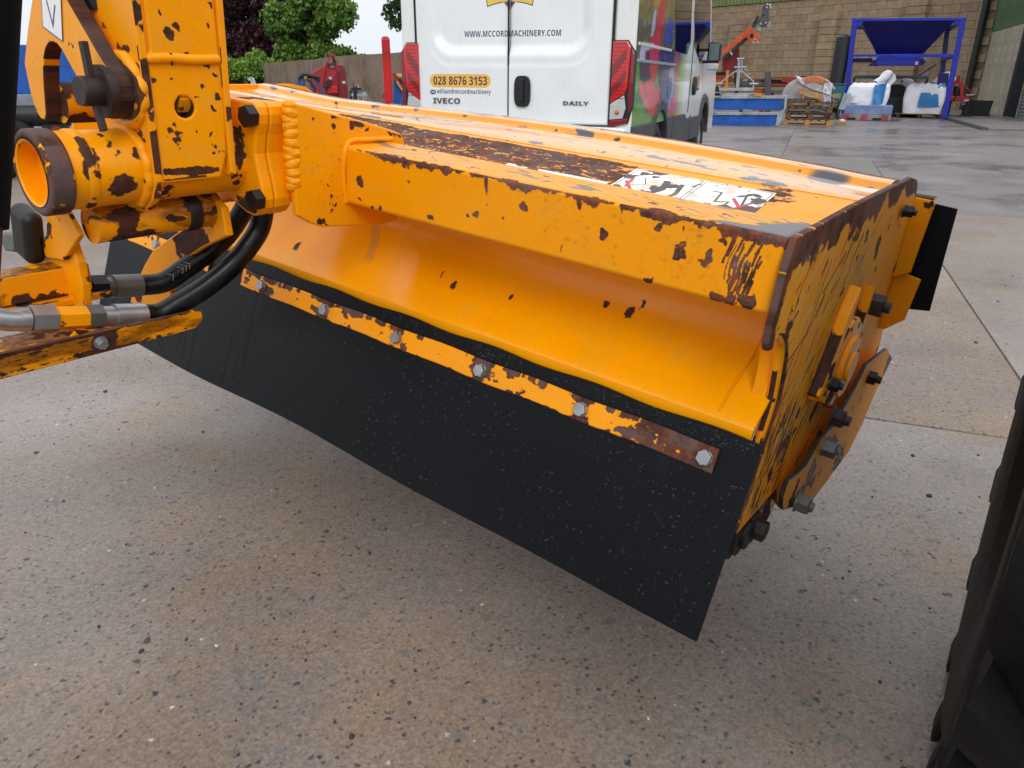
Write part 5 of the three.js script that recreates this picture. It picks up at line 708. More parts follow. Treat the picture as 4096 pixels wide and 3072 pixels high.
  const st2 = new THREE.CanvasTexture(sv); st2.colorSpace = THREE.SRGBColorSpace;
  part(van, 'side_picture', boxUV(grid(2, 2, (s, t) => [sx + 0.0025, lerp(0.7, 1.95, t), -lerp(0.03, 2.75, s)], 0.002), (P) => [(-P.z) / 2.75, (P.y - 0.7) / 1.25]), new THREE.MeshPhysicalMaterial({ map: st2, roughness: 0.22, clearcoat: 0.6, clearcoatRoughness: 0.06 }), 'printed picture of a red machine in a green field');
  const sideExt = (poly, x0, x1, bev = 0.003) => boxUV(ext(poly.map(([s, h]) => [s, h]), x0, x1, bev).applyMatrix4(new THREE.Matrix4().set(0, 0, 1, 0, 0, 1, 0, 0, -1, 0, 0, 0, 0, 0, 0, 1)));
  part(van, 'side_window', sideExt([[1.5, 2.15], [1.55, 1.8], [1.74, 1.31], [2.5, 1.305], [2.68, 1.42], [2.5, 1.85], [2.42, 2.15]], sx, sx + 0.006), glass);
  part(van, 'door_window', sideExt([[2.72, 2.15], [2.75, 1.75], [3.0, 1.4], [3.55, 1.24], [4.25, 1.5], [4.0, 1.85], [3.6, 2.2]], sx - 0.001, sx + 0.006), glass);
  const cl = [[0.02, 0.5], [0.02, 0.715], [0.8, 0.715], [0.86, 0.71], [0.92, 0.76], [1.05, 0.86], [1.22, 0.895], [1.4, 0.86], [1.55, 0.73], [1.8, 0.725], [2.65, 0.72], [2.78, 0.66], [3.0, 0.67], [3.85, 0.66], [3.9, 0.72], [4.05, 0.86], [4.3, 0.9], [4.5, 0.86], [4.7, 0.72], [4.72, 0.5], [4.74, 0.42], [4.67, 0.42]].concat(arch(4.3, 0.385, 12).reverse().slice(1), arch(1.22, 0.385, 12).reverse(), [[0.83, 0.45]]);
  part(van, 'side_cladding', sideExt(cl.slice().reverse(), sx - 0.05, sx + 0.022, 0.01), grey);
  for (const g of [box(sx + 0.02, 0.6, -1.83, 0.01, 0.26, 0.008), box(sx + 0.003, 1.3, -2.93, 0.006, 1.15, 0.012), box(sx + 0.02, 0.57, -3.02, 0.01, 0.25, 0.01)]) part(van, 'door_gap', g, seamM);
  part(van, 'slide_rail', [box(sx + 0.004, 1.195, -0.95, 0.012, 0.022, 1.8, 0.004)], galv);
  part(van, 'window_rail', [box(sx + 0.004, 1.315, -0.82, 0.008, 0.022, 1.45, 0.003)], white);
  part(van, 'side_handle', sideExt(circle(3.2, 1.0, 1, 20).map(([p, q]) => [3.2 + (p - 3.2) * 0.1, 1.0 + (q - 1.0) * 0.1]), sx, sx + 0.03, 0.008), dark);
  part(van, 'fuel_flap', sideExt(circle(1.62, 0.99, 0.1, 28).map(([p, q]) => [p * 1, q]), sx + 0.0025, sx + 0.006, 0.001), new THREE.MeshPhysicalMaterial({ color: '#6c6470', roughness: 0.25, clearcoat: 0.5 }));
  part(van, 'side_sticker', box(sx + 0.003, 1.05, -3.55, 0.004, 0.12, 0.2), col('#d9962c', 0.4)); part(van, 'side_sticker', box(sx + 0.003, 0.965, -3.55, 0.004, 0.03, 0.2), col('#4a5488', 0.4));
  for (const [z, sg] of [[-1.22, 1], [-4.3, 1], [-1.22, -1], [-4.3, -1]]) {
    const w = sub(van, 'wheel'); w.position.set(sg * 0.88, 0.36, z);
    part(w, 'tyre', boxUV(new THREE.TorusGeometry(0.27, 0.095, 20, 44).rotateY(Math.PI / 2).scale(1.15, 1, 1)), blackRubber); part(w, 'rim', boxUV(new THREE.CylinderGeometry(0.2, 0.2, 0.16, 32).rotateZ(Math.PI / 2)), col('#9a9fa1', 0.45, { metalness: 0.4 })); part(w, 'hub', boxUV(new THREE.CylinderGeometry(0.07, 0.09, 0.2, 20).rotateZ(Math.PI / 2)), galv);
  }
  for (const z of [-1.22, -4.3]) part(van, 'wheel_housing', box(0, 0.5, z, 1.7, 0.7, 0.8), dark);
  const mx = sx + 0.135, mz = -3.72, mir = part(van, 'mirror', box(mx, 1.36, mz, 0.155, 0.235, 0.12, 0.04), dark); part(mir, 'mirror_glass', box(mx, 1.365, mz + 0.062, 0.115, 0.18, 0.01, 0.01), new THREE.MeshPhysicalMaterial({ color: '#6c7a78', metalness: 0.9, roughness: 0.08 })); part(mir, 'mirror_cap', box(mx, 1.21, mz + 0.05, 0.135, 0.08, 0.05, 0.025), col('#d8dcdc', 0.3)); part(mir, 'mirror_arm', box(sx + 0.03, 1.395, mz - 0.02, 0.14, 0.035, 0.05, 0.015), dark); part(mir, 'mirror_arm', box(sx + 0.03, 1.265, mz - 0.02, 0.14, 0.035, 0.05, 0.015), dark); part(mir, 'indicator', box(mx + 0.07, 1.23, mz + 0.03, 0.016, 0.08, 0.04, 0.006), col('#e08a1e', 0.3));
}
// ---------------------------------------------------------------- things along the far wall, on the right
const faceYaw = (x, z) => -Math.atan2(x, -z); // turned so that local +z looks back at the photographer
// Sizes were measured on enlargements of the photograph: a point of such a drawing is carried to the upright plane in which the thing stands, in the thing's own metres.
const CAMQ = new THREE.Quaternion().setFromEuler(camera.rotation), FPX = 384 / Math.tan(27.5 * RAD);
const drawing = (ox, k) => (px, pz) => { const yw = faceYaw(px, pz), n = new V3(Math.sin(yw), 0, Math.cos(yw)), r = new V3(Math.cos(yw), 0, -Math.sin(yw)), B = new V3(px, 0, pz); return (x, y) => { const d = new V3(ox + k * x - 512, 384 - k * y, -FPX).applyQuaternion(CAMQ), t = B.clone().sub(camera.position).dot(n) / d.dot(n), P = camera.position.clone().addScaledVector(d, t).sub(B); return [P.dot(r), P.y]; }; };
const D1 = drawing(687.5, 0.0791), D2 = drawing(837.5, 0.0844), D5 = drawing(225, 0.0904);
{
  // blue and galvanised folding blade
  const S = D1(5.85, -20.05), t = thing('snow_blade', 'bright blue two tier blade with a galvanised headstock frame behind the van', 'blade', [5.85, 0, -20.05], faceYaw(5.85, -20.05));
  const blue = col('#0d5fc4', 0.35), E = (name, pts, z0, z1, m, b = 0.008) => part(t, name, boxUV(ext(pts.map((p) => S(...p)), z0, z1, b)), m);
  E('upper_blade', [[0, 1250], [1215, 1250], [1210, 1380], [1190, 1390], [0, 1390]].map((p) => [p[0] - 400 * (p[0] === 0), p[1]]), -0.05, 0.0, blue); E('lower_blade', [[-400, 1455], [1135, 1455], [1110, 1588], [-400, 1588]], -0.02, 0.03, blue);
  E('upper_rail', [[-400, 1210], [1245, 1210], [1245, 1250], [-400, 1250]], -0.12, 0.04, galv); E('lower_rail', [[-400, 1420], [1150, 1420], [1150, 1455], [-400, 1455]], -0.1, 0.07, galv);
  E('end_cheek', [[1225, 1205], [1262, 1205], [1250, 1360], [1150, 1590], [1108, 1590], [1135, 1440], [1215, 1380]], -0.14, 0.08, galv);
  E('panel_joint', [[736, 1252], [742, 1252], [742, 1380], [736, 1380]], -0.03, 0.004, col('#0a3f86', 0.5), 0.0005); E('panel_joint', [[666, 1457], [672, 1457], [672, 1585], [666, 1585]], 0.0, 0.034, col('#0a3f86', 0.5), 0.0005);
  for (const [a, b, c, d] of [[335, 1165, 430, 1230], [262, 1380, 360, 1432], [705, 1385, 805, 1440], [785, 1180, 870, 1240]]) { const w = 8, h = 8; part(t, 'fork_pocket', boxUV(ext([[a, d], [c, d], [c, b], [a, b]].map((p) => S(...p)), -0.1, 0.11, 0.003, [[[a + w, d - h], [c - w, d - h], [c - w, b + h], [a + w, b + h]].map((p) => S(...p))])), galv); }
  const B = (name, p, q, w, m = galv, z = -0.05) => part(t, name, bar([...S(...p), z], [...S(...q), z], w, w, 0.004), m);
  B('cross_beam', [405, 1130], [830, 1130], 0.07); B('cross_beam', [440, 1195], [780, 1195], 0.06); B('mast', [630, 1110], [650, 880], 0.075); B('mast', [650, 880], [655, 740], 0.05, galv); B('brace', [415, 1045], [600, 900], 0.03); B('brace', [835, 1030], [690, 900], 0.03); B('brace', [405, 1045], [405, 1140], 0.035); B('brace', [835, 1030], [832, 1140], 0.035);
  part(t, 'gusset', boxUV(ext([[590, 915], [620, 880], [690, 880], [715, 915]].map((p) => S(...p)), -0.08, -0.02, 0.003)), galv);
  for (const [p, q, r] of [[[590, 852], [745, 848], 0.02], [[625, 745], [720, 740], 0.022], [[360, 1057], [450, 1057], 0.022], [[785, 1060], [895, 1060], 0.022]]) part(t, 'pin', cyl([...S(...p), -0.02], [...S(...q), -0.02], r, 12), galv);
  B('mast', [640, 880], [642, 745], 0.022, galv, 0.02); B('mast', [690, 880], [688, 745], 0.022, galv, 0.02); B('link_arm', [735, 850], [745, 900], 0.03);
  part(t, 'yellow_post', box(...[...S(490, 1045), -0.25], 0.07, 0.58, 0.07, 0.006), col('#e09a12', 0.45)); part(t, 'yellow_pocket', box(...[...S(885, 1200), 0.02], 0.19, 0.07, 0.16, 0.006), col('#e0a01c', 0.45)); part(t, 'yellow_strut', bar([...S(655, 1185), -0.1], [...S(735, 1130), -0.1], 0.06, 0.06, 0.006), col('#e0a01c', 0.45));
}
{
  // orange hedge cutter arm on a red machine
  const S = D1(5.9, -22.4), t = thing('hedge_cutter', 'red machine with a raised orange boom and grey bolted knuckle leaning left of the pallets', 'hedge cutter', [5.9, 0, -22.4], faceYaw(5.9, -22.4));
  const orange = col('#d6521a', 0.4), red = col('#8d1219', 0.5), grey = col('#55565c', 0.5, { metalness: 0.2 }), E = (name, pts, z0, z1, m, b = 0.01) => part(t, name, boxUV(ext(pts.map((p) => S(...p)), z0, z1, b)), m);
  E('boom', [[440, 690], [440, 640], [790, 335], [830, 370], [740, 470], [450, 705]].slice().reverse(), -0.12, 0.08, orange); E('boom_bracket', [[740, 470], [830, 370], [935, 490], [880, 545], [835, 560], [795, 545]], -0.14, 0.1, orange); part(t, 'bracket_window', box(...[...S(810, 455), 0.1], 0.09, 0.1, 0.012, 0.002), col('#141210', 0.8)); 
  E('inner_boom', [[450, 720], [455, 780], [760, 500], [735, 475]], -0.1, 0.02, col('#1f1e20', 0.5)); E('knuckle_arm', [[805, 330], [975, 160], [990, 175], [850, 360]], -0.1, 0.05, grey); E('knuckle_plate', [[960, 70], [1000, 50], [1045, 70], [1025, 140], [1028, 270], [1035, 300], [1010, 340], [935, 345], [905, 320], [915, 300], [985, 200], [930, 190], [945, 90]], -0.05, 0.08, grey); part(t, 'ram', cyl([...S(890, 205), 0.1], [...S(830, 310), 0.1], 0.03, 12), darkSteel);
  for (const p of [[1005, 58], [1040, 65], [1045, 98], [1000, 98], [988, 290], [1035, 292], [925, 305], [1015, 325], [852, 500], [885, 535], [845, 545], [820, 535], [545, 665], [560, 685]]) part(t, 'bolt', boxUV(new THREE.CylinderGeometry(0.028, 0.028, 0.03, 10).rotateX(Math.PI / 2).translate(...S(...p), 0.105)), galv);
  part(t, 'cable', cyl([...S(450, 580), 0.1], [...S(920, 140), 0.1], 0.012, 6), col('#8d7a4d', 0.8)); part(t, 'hose_loop', boxUV(tube([[215, 760], [205, 640], [230, 560], [290, 530], [380, 560]].map((p) => [...S(...p), -0.2]), 0.04, 24, 8)), col('#1b1a1b', 0.5)); part(t, 'link', cyl([...S(950, 400), 0.05], [...S(985, 350), 0.05], 0.012, 6), galv); part(t, 'shackle', boxUV(ext([[880, 360], [930, 345], [925, 400], [895, 385]].map((p) => S(...p)), 0.0, 0.06, 0.004)), galv);
  E('panel', [[440, 720], [660, 590], [660, 900], [560, 920], [560, 1040], [200, 1040], [200, 900], [440, 900]], -0.5, -0.35, red); E('panel', [[210, 560], [300, 540], [300, 760], [210, 760]], -0.6, -0.45, red); E('rib', [[590, 830], [660, 700], [660, 1040], [590, 1040]], -0.34, -0.28, col('#5d3423', 0.6)); E('deck', [[190, 905], [530, 905], [530, 930], [190, 930]], -0.7, -0.2, col('#1d1b1c', 0.6)); E('lower_body', [[200, 940], [480, 940], [480, 1090], [200, 1090]], -0.6, -0.25, col('#9c2a16', 0.5)); E('bonnet', [[205, 1060], [420, 1000], [420, 1100], [205, 1110]], -0.4, -0.2, col('#a85a12', 0.5)); E('tank', [[205, 1090], [405, 1090], [405, 1200], [205, 1200]], -0.6, -0.2, col('#121314', 0.45)); E('frame', [[200, 1200], [700, 1200], [700, 1470], [660, 1470], [650, 1240], [260, 1240], [250, 1470], [200, 1470]], -0.5, -0.3, col('#30282a', 0.6)); E('post_foot', [[600, 920], [625, 920], [640, 1200], [600, 1200]], -0.3, -0.22, darkSteel); part(t, 'yellow_hose', boxUV(tube([[235, 1085], [270, 1050], [285, 1010], [290, 970]].map((p) => [...S(...p), -0.15]), 0.025, 16, 8)), col('#e3a012', 0.5)); part(t, 'lamp_cover', boxUV(new THREE.SphereGeometry(0.12, 16, 10).scale(1, 0.7, 0.5).translate(...S(225, 880), -0.1)), orange);
}
{
  // steel rack with odd bits behind the blade and pallets
  const S = D1(8.1, -23.2), t = thing('steel_rack', 'grey steel posts with rusty orange bars stacked behind the wooden pallets', 'steel rack', [8.1, 0, -23.2], faceYaw(8.1, -23.2));
  const g = col('#5d5a5e', 0.6), rusty = col('#8f3c18', 0.7), E = (n, p, z0, z1, m) => part(t, n, boxUV(ext(p.map((q) => S(...q)), z0, z1, 0.008)), m);
  E('post', [[975, 905], [1058, 905], [1050, 1480], [975, 1480]].reverse(), -0.1, 0.1, g); E('beam', [[640, 1040], [980, 1040], [980, 1085], [640, 1085]].reverse(), -0.1, 0.05, g); E('beam', [[1050, 1140], [1300, 1140], [1300, 1180], [1050, 1180]].reverse(), -0.15, 0.0, g);
  for (const [a, b, c, d, m] of [[960, 972, 1740, 984, rusty], [1190, 985, 1390, 1040, col('#9c2a1c', 0.6)], [1050, 1060, 1260, 1090, rusty], [840, 1120, 985, 1180, col('#d65c1a', 0.5)], [640, 1045, 705, 1072, col('#d65c1a', 0.5)], [1420, 958, 1530, 978, col('#222426', 0.6)], [1040, 1160, 1090, 1205, rusty], [900, 1375, 960, 1420, col('#c7431d', 0.5)], [1320, 1010, 1420, 1050, rusty]]) E('bar', [[a, b], [c, b], [c, d], [a, d]].reverse(), -0.25, -0.05, m);
  for (let k = 0; k < 6; k++) part(t, 'rod', cyl([...S(520 + k * 20, 1000 + k * 18), -0.3], [...S(1180 + k * 40, 1010 + k * 16), -0.3], 0.02, 8), k % 2 ? g : rusty); for (const [a, b] of [[745, 870], [800, 935], [760, 1010], [730, 1010]]) part(t, 'spike', cyl([...S(a, b), -0.1], [...S(a - 30, b + 14), -0.1], 0.025, 8), galv);
}
{
  // pallets, stacked; each a thing of its own
  const wood = [skin(1.2, 0.5, 300, 0, 0, (x, y, o) => { const g = fbm(x * 3, y * 46, 4) - 0.5, n = fbm(x * 9, y * 9, 3) - 0.5; o.r = 168 + 50 * g + 26 * n; o.g = 124 + 46 * g + 24 * n; o.b = 78 + 38 * g + 20 * n; o.q = 0.8; o.h = 0.5 + g; })].map((s) => skinMat(s, 0.001));
  const oldWood = skinMat(skin(1.2, 0.5, 300, 0, 0, (x, y, o) => { const g = fbm(x * 3, y * 46, 4) - 0.5, n = fbm(x * 9, y * 9, 3) - 0.5; o.r = 98 + 50 * g + 30 * n; o.g = 76 + 42 * g + 26 * n; o.b = 58 + 34 * g + 20 * n; o.q = 0.85; o.h = 0.5 + g; }), 0.001);
  const px = 7.75, pz = -20.7, yaw = faceYaw(px, pz) + 0.02;
  const first = thing('wooden_pallet', 'pale wooden pallet on the ground at the bottom of the stack', 'pallet', [px, 0, pz], yaw, 'stacked wooden pallets');
  const bg = [box(0, 0, 0, 1.2, 0.022, 0.1, 0.003), box(0, 0, 0, 0.1, 0.022, 0.8, 0.003), box(0, 0, 0, 0.13, 0.078, 0.1, 0.004)];
  for (const z of [-0.35, 0, 0.35]) { part(first, 'bottom_board', bg[0], wood[0]).position.set(0, 0.012, z); for (const x of [-0.53, 0, 0.53]) part(first, 'block', bg[2], wood[0]).position.set(x, 0.062, z); part(first, 'stringer_board', bg[0], wood[0]).position.set(0, 0.112, z); }
  for (let k = 0; k < 7; k++) part(first, 'deck_board', bg[1], wood[0]).position.set(-0.55 + k * 0.1833, 0.134, 0);
  const labels = ['dark wooden pallet second from the bottom of the stack', 'dark wooden pallet third from the bottom of the stack', 'grey brown pallet on top of the stack under the wrapped disc'];
  for (let k = 1; k < 4; k++) { const c = first.clone(); c.name = numbered('wooden_pallet'); c.position.y = 0.1465 * k + 0.012 * (k > 0); c.position.x += [0.05, -0.03, 0.04][k - 1]; c.rotation.y = yaw + [0.02, -0.015, 0.03][k - 1]; c.userData = { label: labels[k - 1], category: 'pallet', group: 'stacked wooden pallets' }; c.children.forEach((m) => { m.material = k === 3 ? oldWood : oldWood; }); scene.add(c); }
  const y0 = 0.615, S0 = D1(px, pz), S = (x, y) => { const q = S0(x, y); return [q[0], q[1] - y0]; };
  // mower deck wrapped in clear film
  const d = thing('wrapped_disc', 'round white and orange mower cover half wrapped in clear plastic on the pallets', 'mower cover', [px, y0, pz], yaw);
  part(d, 'cover', boxUV(ext([...circle(1480, 1240, 1, 26, Math.PI, 2 * Math.PI).map(([a, b]) => S(1480 + (a - 1480) * 290, 1245 + (b - 1240) * 262)), S(1760, 1260), S(1190, 1260)].reverse(), -0.3, 0.22, 0.05)), col('#b9b5b6', 0.4)); part(d, 'orange_top', boxUV(ext(circle(0, 0, 1, 12, 1.1, 1.95).map(([a, b]) => [a * 0.63, b * 0.58 + 0.0]).concat(circle(0, 0, 1, 12, 1.1, 1.95).reverse().map(([a, b]) => [a * 0.5, b * 0.42])), -0.31, 0.235, 0.02)), col('#dc7a4c', 0.4)); part(d, 'rim', boxUV(tube(circle(0, 0, 1, 20, 0.5, 3.1).map(([a, b]) => [a * 0.61, b * 0.55, 0.2]), 0.03, 30, 8)), col('#cfa79c', 0.4));
  const film = new THREE.MeshPhysicalMaterial({ color: '#e6e4ea', roughness: 0.25, transmission: 0.35, thickness: 0, side: THREE.DoubleSide });
  part(d, 'plastic_film', boxUV(grid(26, 18, (s, t) => { const a = lerp(0.55, 2.0, s), w = fbm(s * 7, t * 5, 3) - 0.5; const q = S(lerp(1480, 1840, t * t) + 250 * (s - 0.5) * (1 - t), lerp(985, 1260, t) + 70 * (s - 0.5)); return [q[0] + 0.06 * w, q[1] + 0.05 * w, 0.3 - 0.35 * s + 0.12 * w]; }, 0.003)), film); part(d, 'plastic_film', boxUV(grid(16, 20, (s, t) => { const w = fbm(s * 6 + 9, t * 6, 3) - 0.5; const q = S(lerp(1720, 1830, s) - 40 * t, lerp(1050, 1440, t)); return [q[0] + 0.05 * w, q[1], 0.28 + 0.14 * w]; }, 0.003)), film);
  const b = thing('broken_pallet', 'piece of broken pallet leaning on the wrapped disc', 'pallet piece', [px, y0, pz], yaw);
  for (const [p, q, w] of [[[1420, 1120], [1710, 1210], 0.03], [[1400, 1165], [1690, 1250], 0.04], [[1415, 1115], [1440, 1185], 0.07], [[1620, 1180], [1650, 1240], 0.07], [[1680, 1200], [1700, 1255], 0.07], [[1455, 1250], [1470, 1180], 0.04]]) part(b, 'board', bar([...S(...p), 0.36], [...S(...q), 0.38], w, 0.06, 0.003), wood[0]);
  const f = thing('wood_offcut', 'pale timber offcut lying right of the pallet stack', 'timber', [8.65, 0, -20.7], yaw); part(f, 'board', box(0, 0.04, 0, 0.24, 0.08, 0.3, 0.01), wood[0]); part(f, 'plastic_scrap', boxUV(new THREE.SphereGeometry(0.07, 12, 8).scale(1.3, 0.6, 1).translate(0.02, 0.11, 0)), film);
}
{
  // teal machine and tall dark tank
  const t = thing('teal_machine', 'small teal machine with a yellow plate left of the white bags', 'machine', [9.9, 0, -24.3], faceYaw(9.9, -24.3)); const teal = col('#1d6670', 0.45);
  part(t, 'body', box(0, 0.72, 0, 0.42, 0.5, 0.4, 0.02), teal); part(t, 'lid', box(0, 0.99, 0, 0.46, 0.05, 0.44, 0.01), col('#0f4a58', 0.45)); part(t, 'plate', box(0.0, 0.66, 0.205, 0.22, 0.14, 0.012), col('#a39a5a', 0.5)); part(t, 'motor', boxUV(new THREE.CylinderGeometry(0.16, 0.16, 0.4, 20).rotateZ(Math.PI / 2).translate(-0.12, 0.36, 0.05)), col('#191b1c', 0.5)); part(t, 'frame', [box(0.12, 0.24, 0, 0.08, 0.48, 0.3, 0.005), box(-0.2, 0.2, -0.05, 0.06, 0.4, 0.3, 0.005), box(0, 0.44, 0, 0.5, 0.05, 0.36)], teal); part(t, 'pipe', cyl([-0.2, 0.9, 0], [-0.35, 1.05, 0.02], 0.03, 10), galv);
  const k = thing('dark_tank', 'tall dark plastic tank standing behind the left leg of the blue hopper', 'tank', [10.35, 0, -25.6], faceYaw(10.35, -25.6)); part(k, 'drum', boxUV(new THREE.CylinderGeometry(0.22, 0.24, 2.35, 24).translate(0, 1.18, 0)), col('#191d22', 0.45)); part(k, 'cap', boxUV(new THREE.CylinderGeometry(0.12, 0.22, 0.08, 24).translate(0, 2.39, 0)), col('#191d22', 0.45));
}
{
  // blue hopper on legs
  const S = D2(11.96, -24.75), t = thing('bag_filling_hopper', 'large deep blue filling hopper on four leaning legs against the block wall', 'hopper', [11.96, 0, -24.75], faceYaw(11.96, -24.75) + 0.0); const blue = col('#1527b4', 0.32), deep = col('#0b1270', 0.42);
  const E = (n, p, z0, z1, m = blue, b = 0.01) => part(t, n, boxUV(ext(p.map((q) => S(...q)), z0, z1, b)), m), L = (n, p, q, z, zz, w, m = blue) => part(t, n, bar([...S(...p), z], [...S(...q), zz], w, w, 0.008), m);
  E('top_beam', [[185, 220], [1522, 208], [1520, 245], [185, 255]].reverse(), -0.08, 0.08);
  L('leg', [205, 235], [75, 1405], 0, 0, 0.15); L('leg', [1490, 225], [1262, 1405], 0, 0, 0.15); L('leg', [165, 270], [75, 1130], -2.0, -2.0, 0.12, deep); L('leg', [1340, 330], [1225, 1300], -2.0, -2.0, 0.14, deep); L('side_beam', [195, 235], [155, 280], 0, -2.0, 0.12); L('side_beam', [1500, 225], [1360, 300], 0, -2.0, 0.12); L('rear_beam', [155, 275], [1365, 300], -2.0, -2.0, 0.12, deep);
  E('mid_beam', [[165, 645], [1392, 638], [1390, 680], [165, 668]].reverse(), -0.07, 0.07); L('mid_beam', [120, 700], [415, 700], -1.6, -1.6, 0.13, deep); L('side_rail', [150, 660], [110, 700], 0, -1.9, 0.1, deep); L('side_rail', [1400, 660], [1270, 690], 0, -1.9, 0.1, deep);
  E('corner_gusset', [[190, 250], [330, 250], [210, 350], [185, 370]], -0.04, 0.05); E('corner_gusset', [[1515, 245], [1375, 245], [1400, 290], [1460, 340], [1500, 350]].reverse(), -0.04, 0.05);
  { // funnel: four sloping sheets
    const T = [[...S(280, 245), -0.06], [...S(1395, 245), -0.06], [...S(1330, 275), -1.95], [...S(250, 275), -1.95]].map(v), Bm = [[...S(455, 640), -0.7], [...S(1015, 635), -0.7], [...S(1000, 640), -1.3], [...S(470, 640), -1.3]].map(v);
    for (let i = 0; i < 4; i++) { const a = T[i], b = T[(i + 1) % 4], c = Bm[(i + 1) % 4], d = Bm[i]; part(t, 'funnel_sheet', boxUV(grid(6, 6, (s, q) => { const p = a.clone().lerp(b, s), r = d.clone().lerp(c, s); return r.lerp(p, q).toArray(); }, 0.01)), i === 3 ? col('#4a4f63', 0.5) : deep); }
  }
  E('chute', [[465, 668], [985, 668], [985, 772], [440, 772]].reverse(), -1.2, -0.45, blue); E('chute_tray', [[365, 762], [470, 680], [470, 778], [368, 778]].reverse(), -1.0, -0.5, deep); E('chute_tray', [[985, 690], [1075, 680], [1020, 765], [985, 772]].reverse(), -1.0, -0.5, deep); part(t, 'label', box(...[...S(940, 745), -0.435], 0.08, 0.09, 0.012), col('#d9d9d2', 0.5)); for (const q of [[430, 690], [1050, 690]]) part(t, 'clip', box(...[...S(...q), -0.4], 0.1, 0.1, 0.05, 0.01), col('#8b97c0', 0.4));
  E('leg_panel', [[1210, 860], [1345, 860], [1290, 1395], [1160, 1395]].reverse(), -1.1, -1.0, deep);
  const c = thing('dark_skip', 'dark open-topped skip under the blue hopper behind the bags', 'skip', [12.4, 0, -26.6], faceYaw(12.4, -26.6)); part(c, 'tub', [box(0.1, 0.5, -0.5, 2.3, 1.0, 0.08, 0.01), box(-1.02, 0.5, 0, 0.08, 1.0, 1.0, 0.01), box(1.2, 0.5, 0, 0.08, 1.0, 1.0, 0.01), box(0.1, 0.3, 0.48, 2.2, 0.6, 0.06, 0.01)], col('#15171b', 0.6)); part(c, 'rim', box(0.1, 1.22, 0.5, 2.2, 0.09, 0.1, 0.01), col('#53616a', 0.5)); part(c, 'post', [box(-0.98, 0.6, 0.5, 0.08, 1.2, 0.08), box(1.18, 0.6, 0.5, 0.08, 1.2, 0.08)], col('#2c3238', 0.5)); part(c, 'strut', cyl([0.9, 1.25, 0.5], [1.35, 1.6, 0.5], 0.03, 8), col('#53616a', 0.5));
}
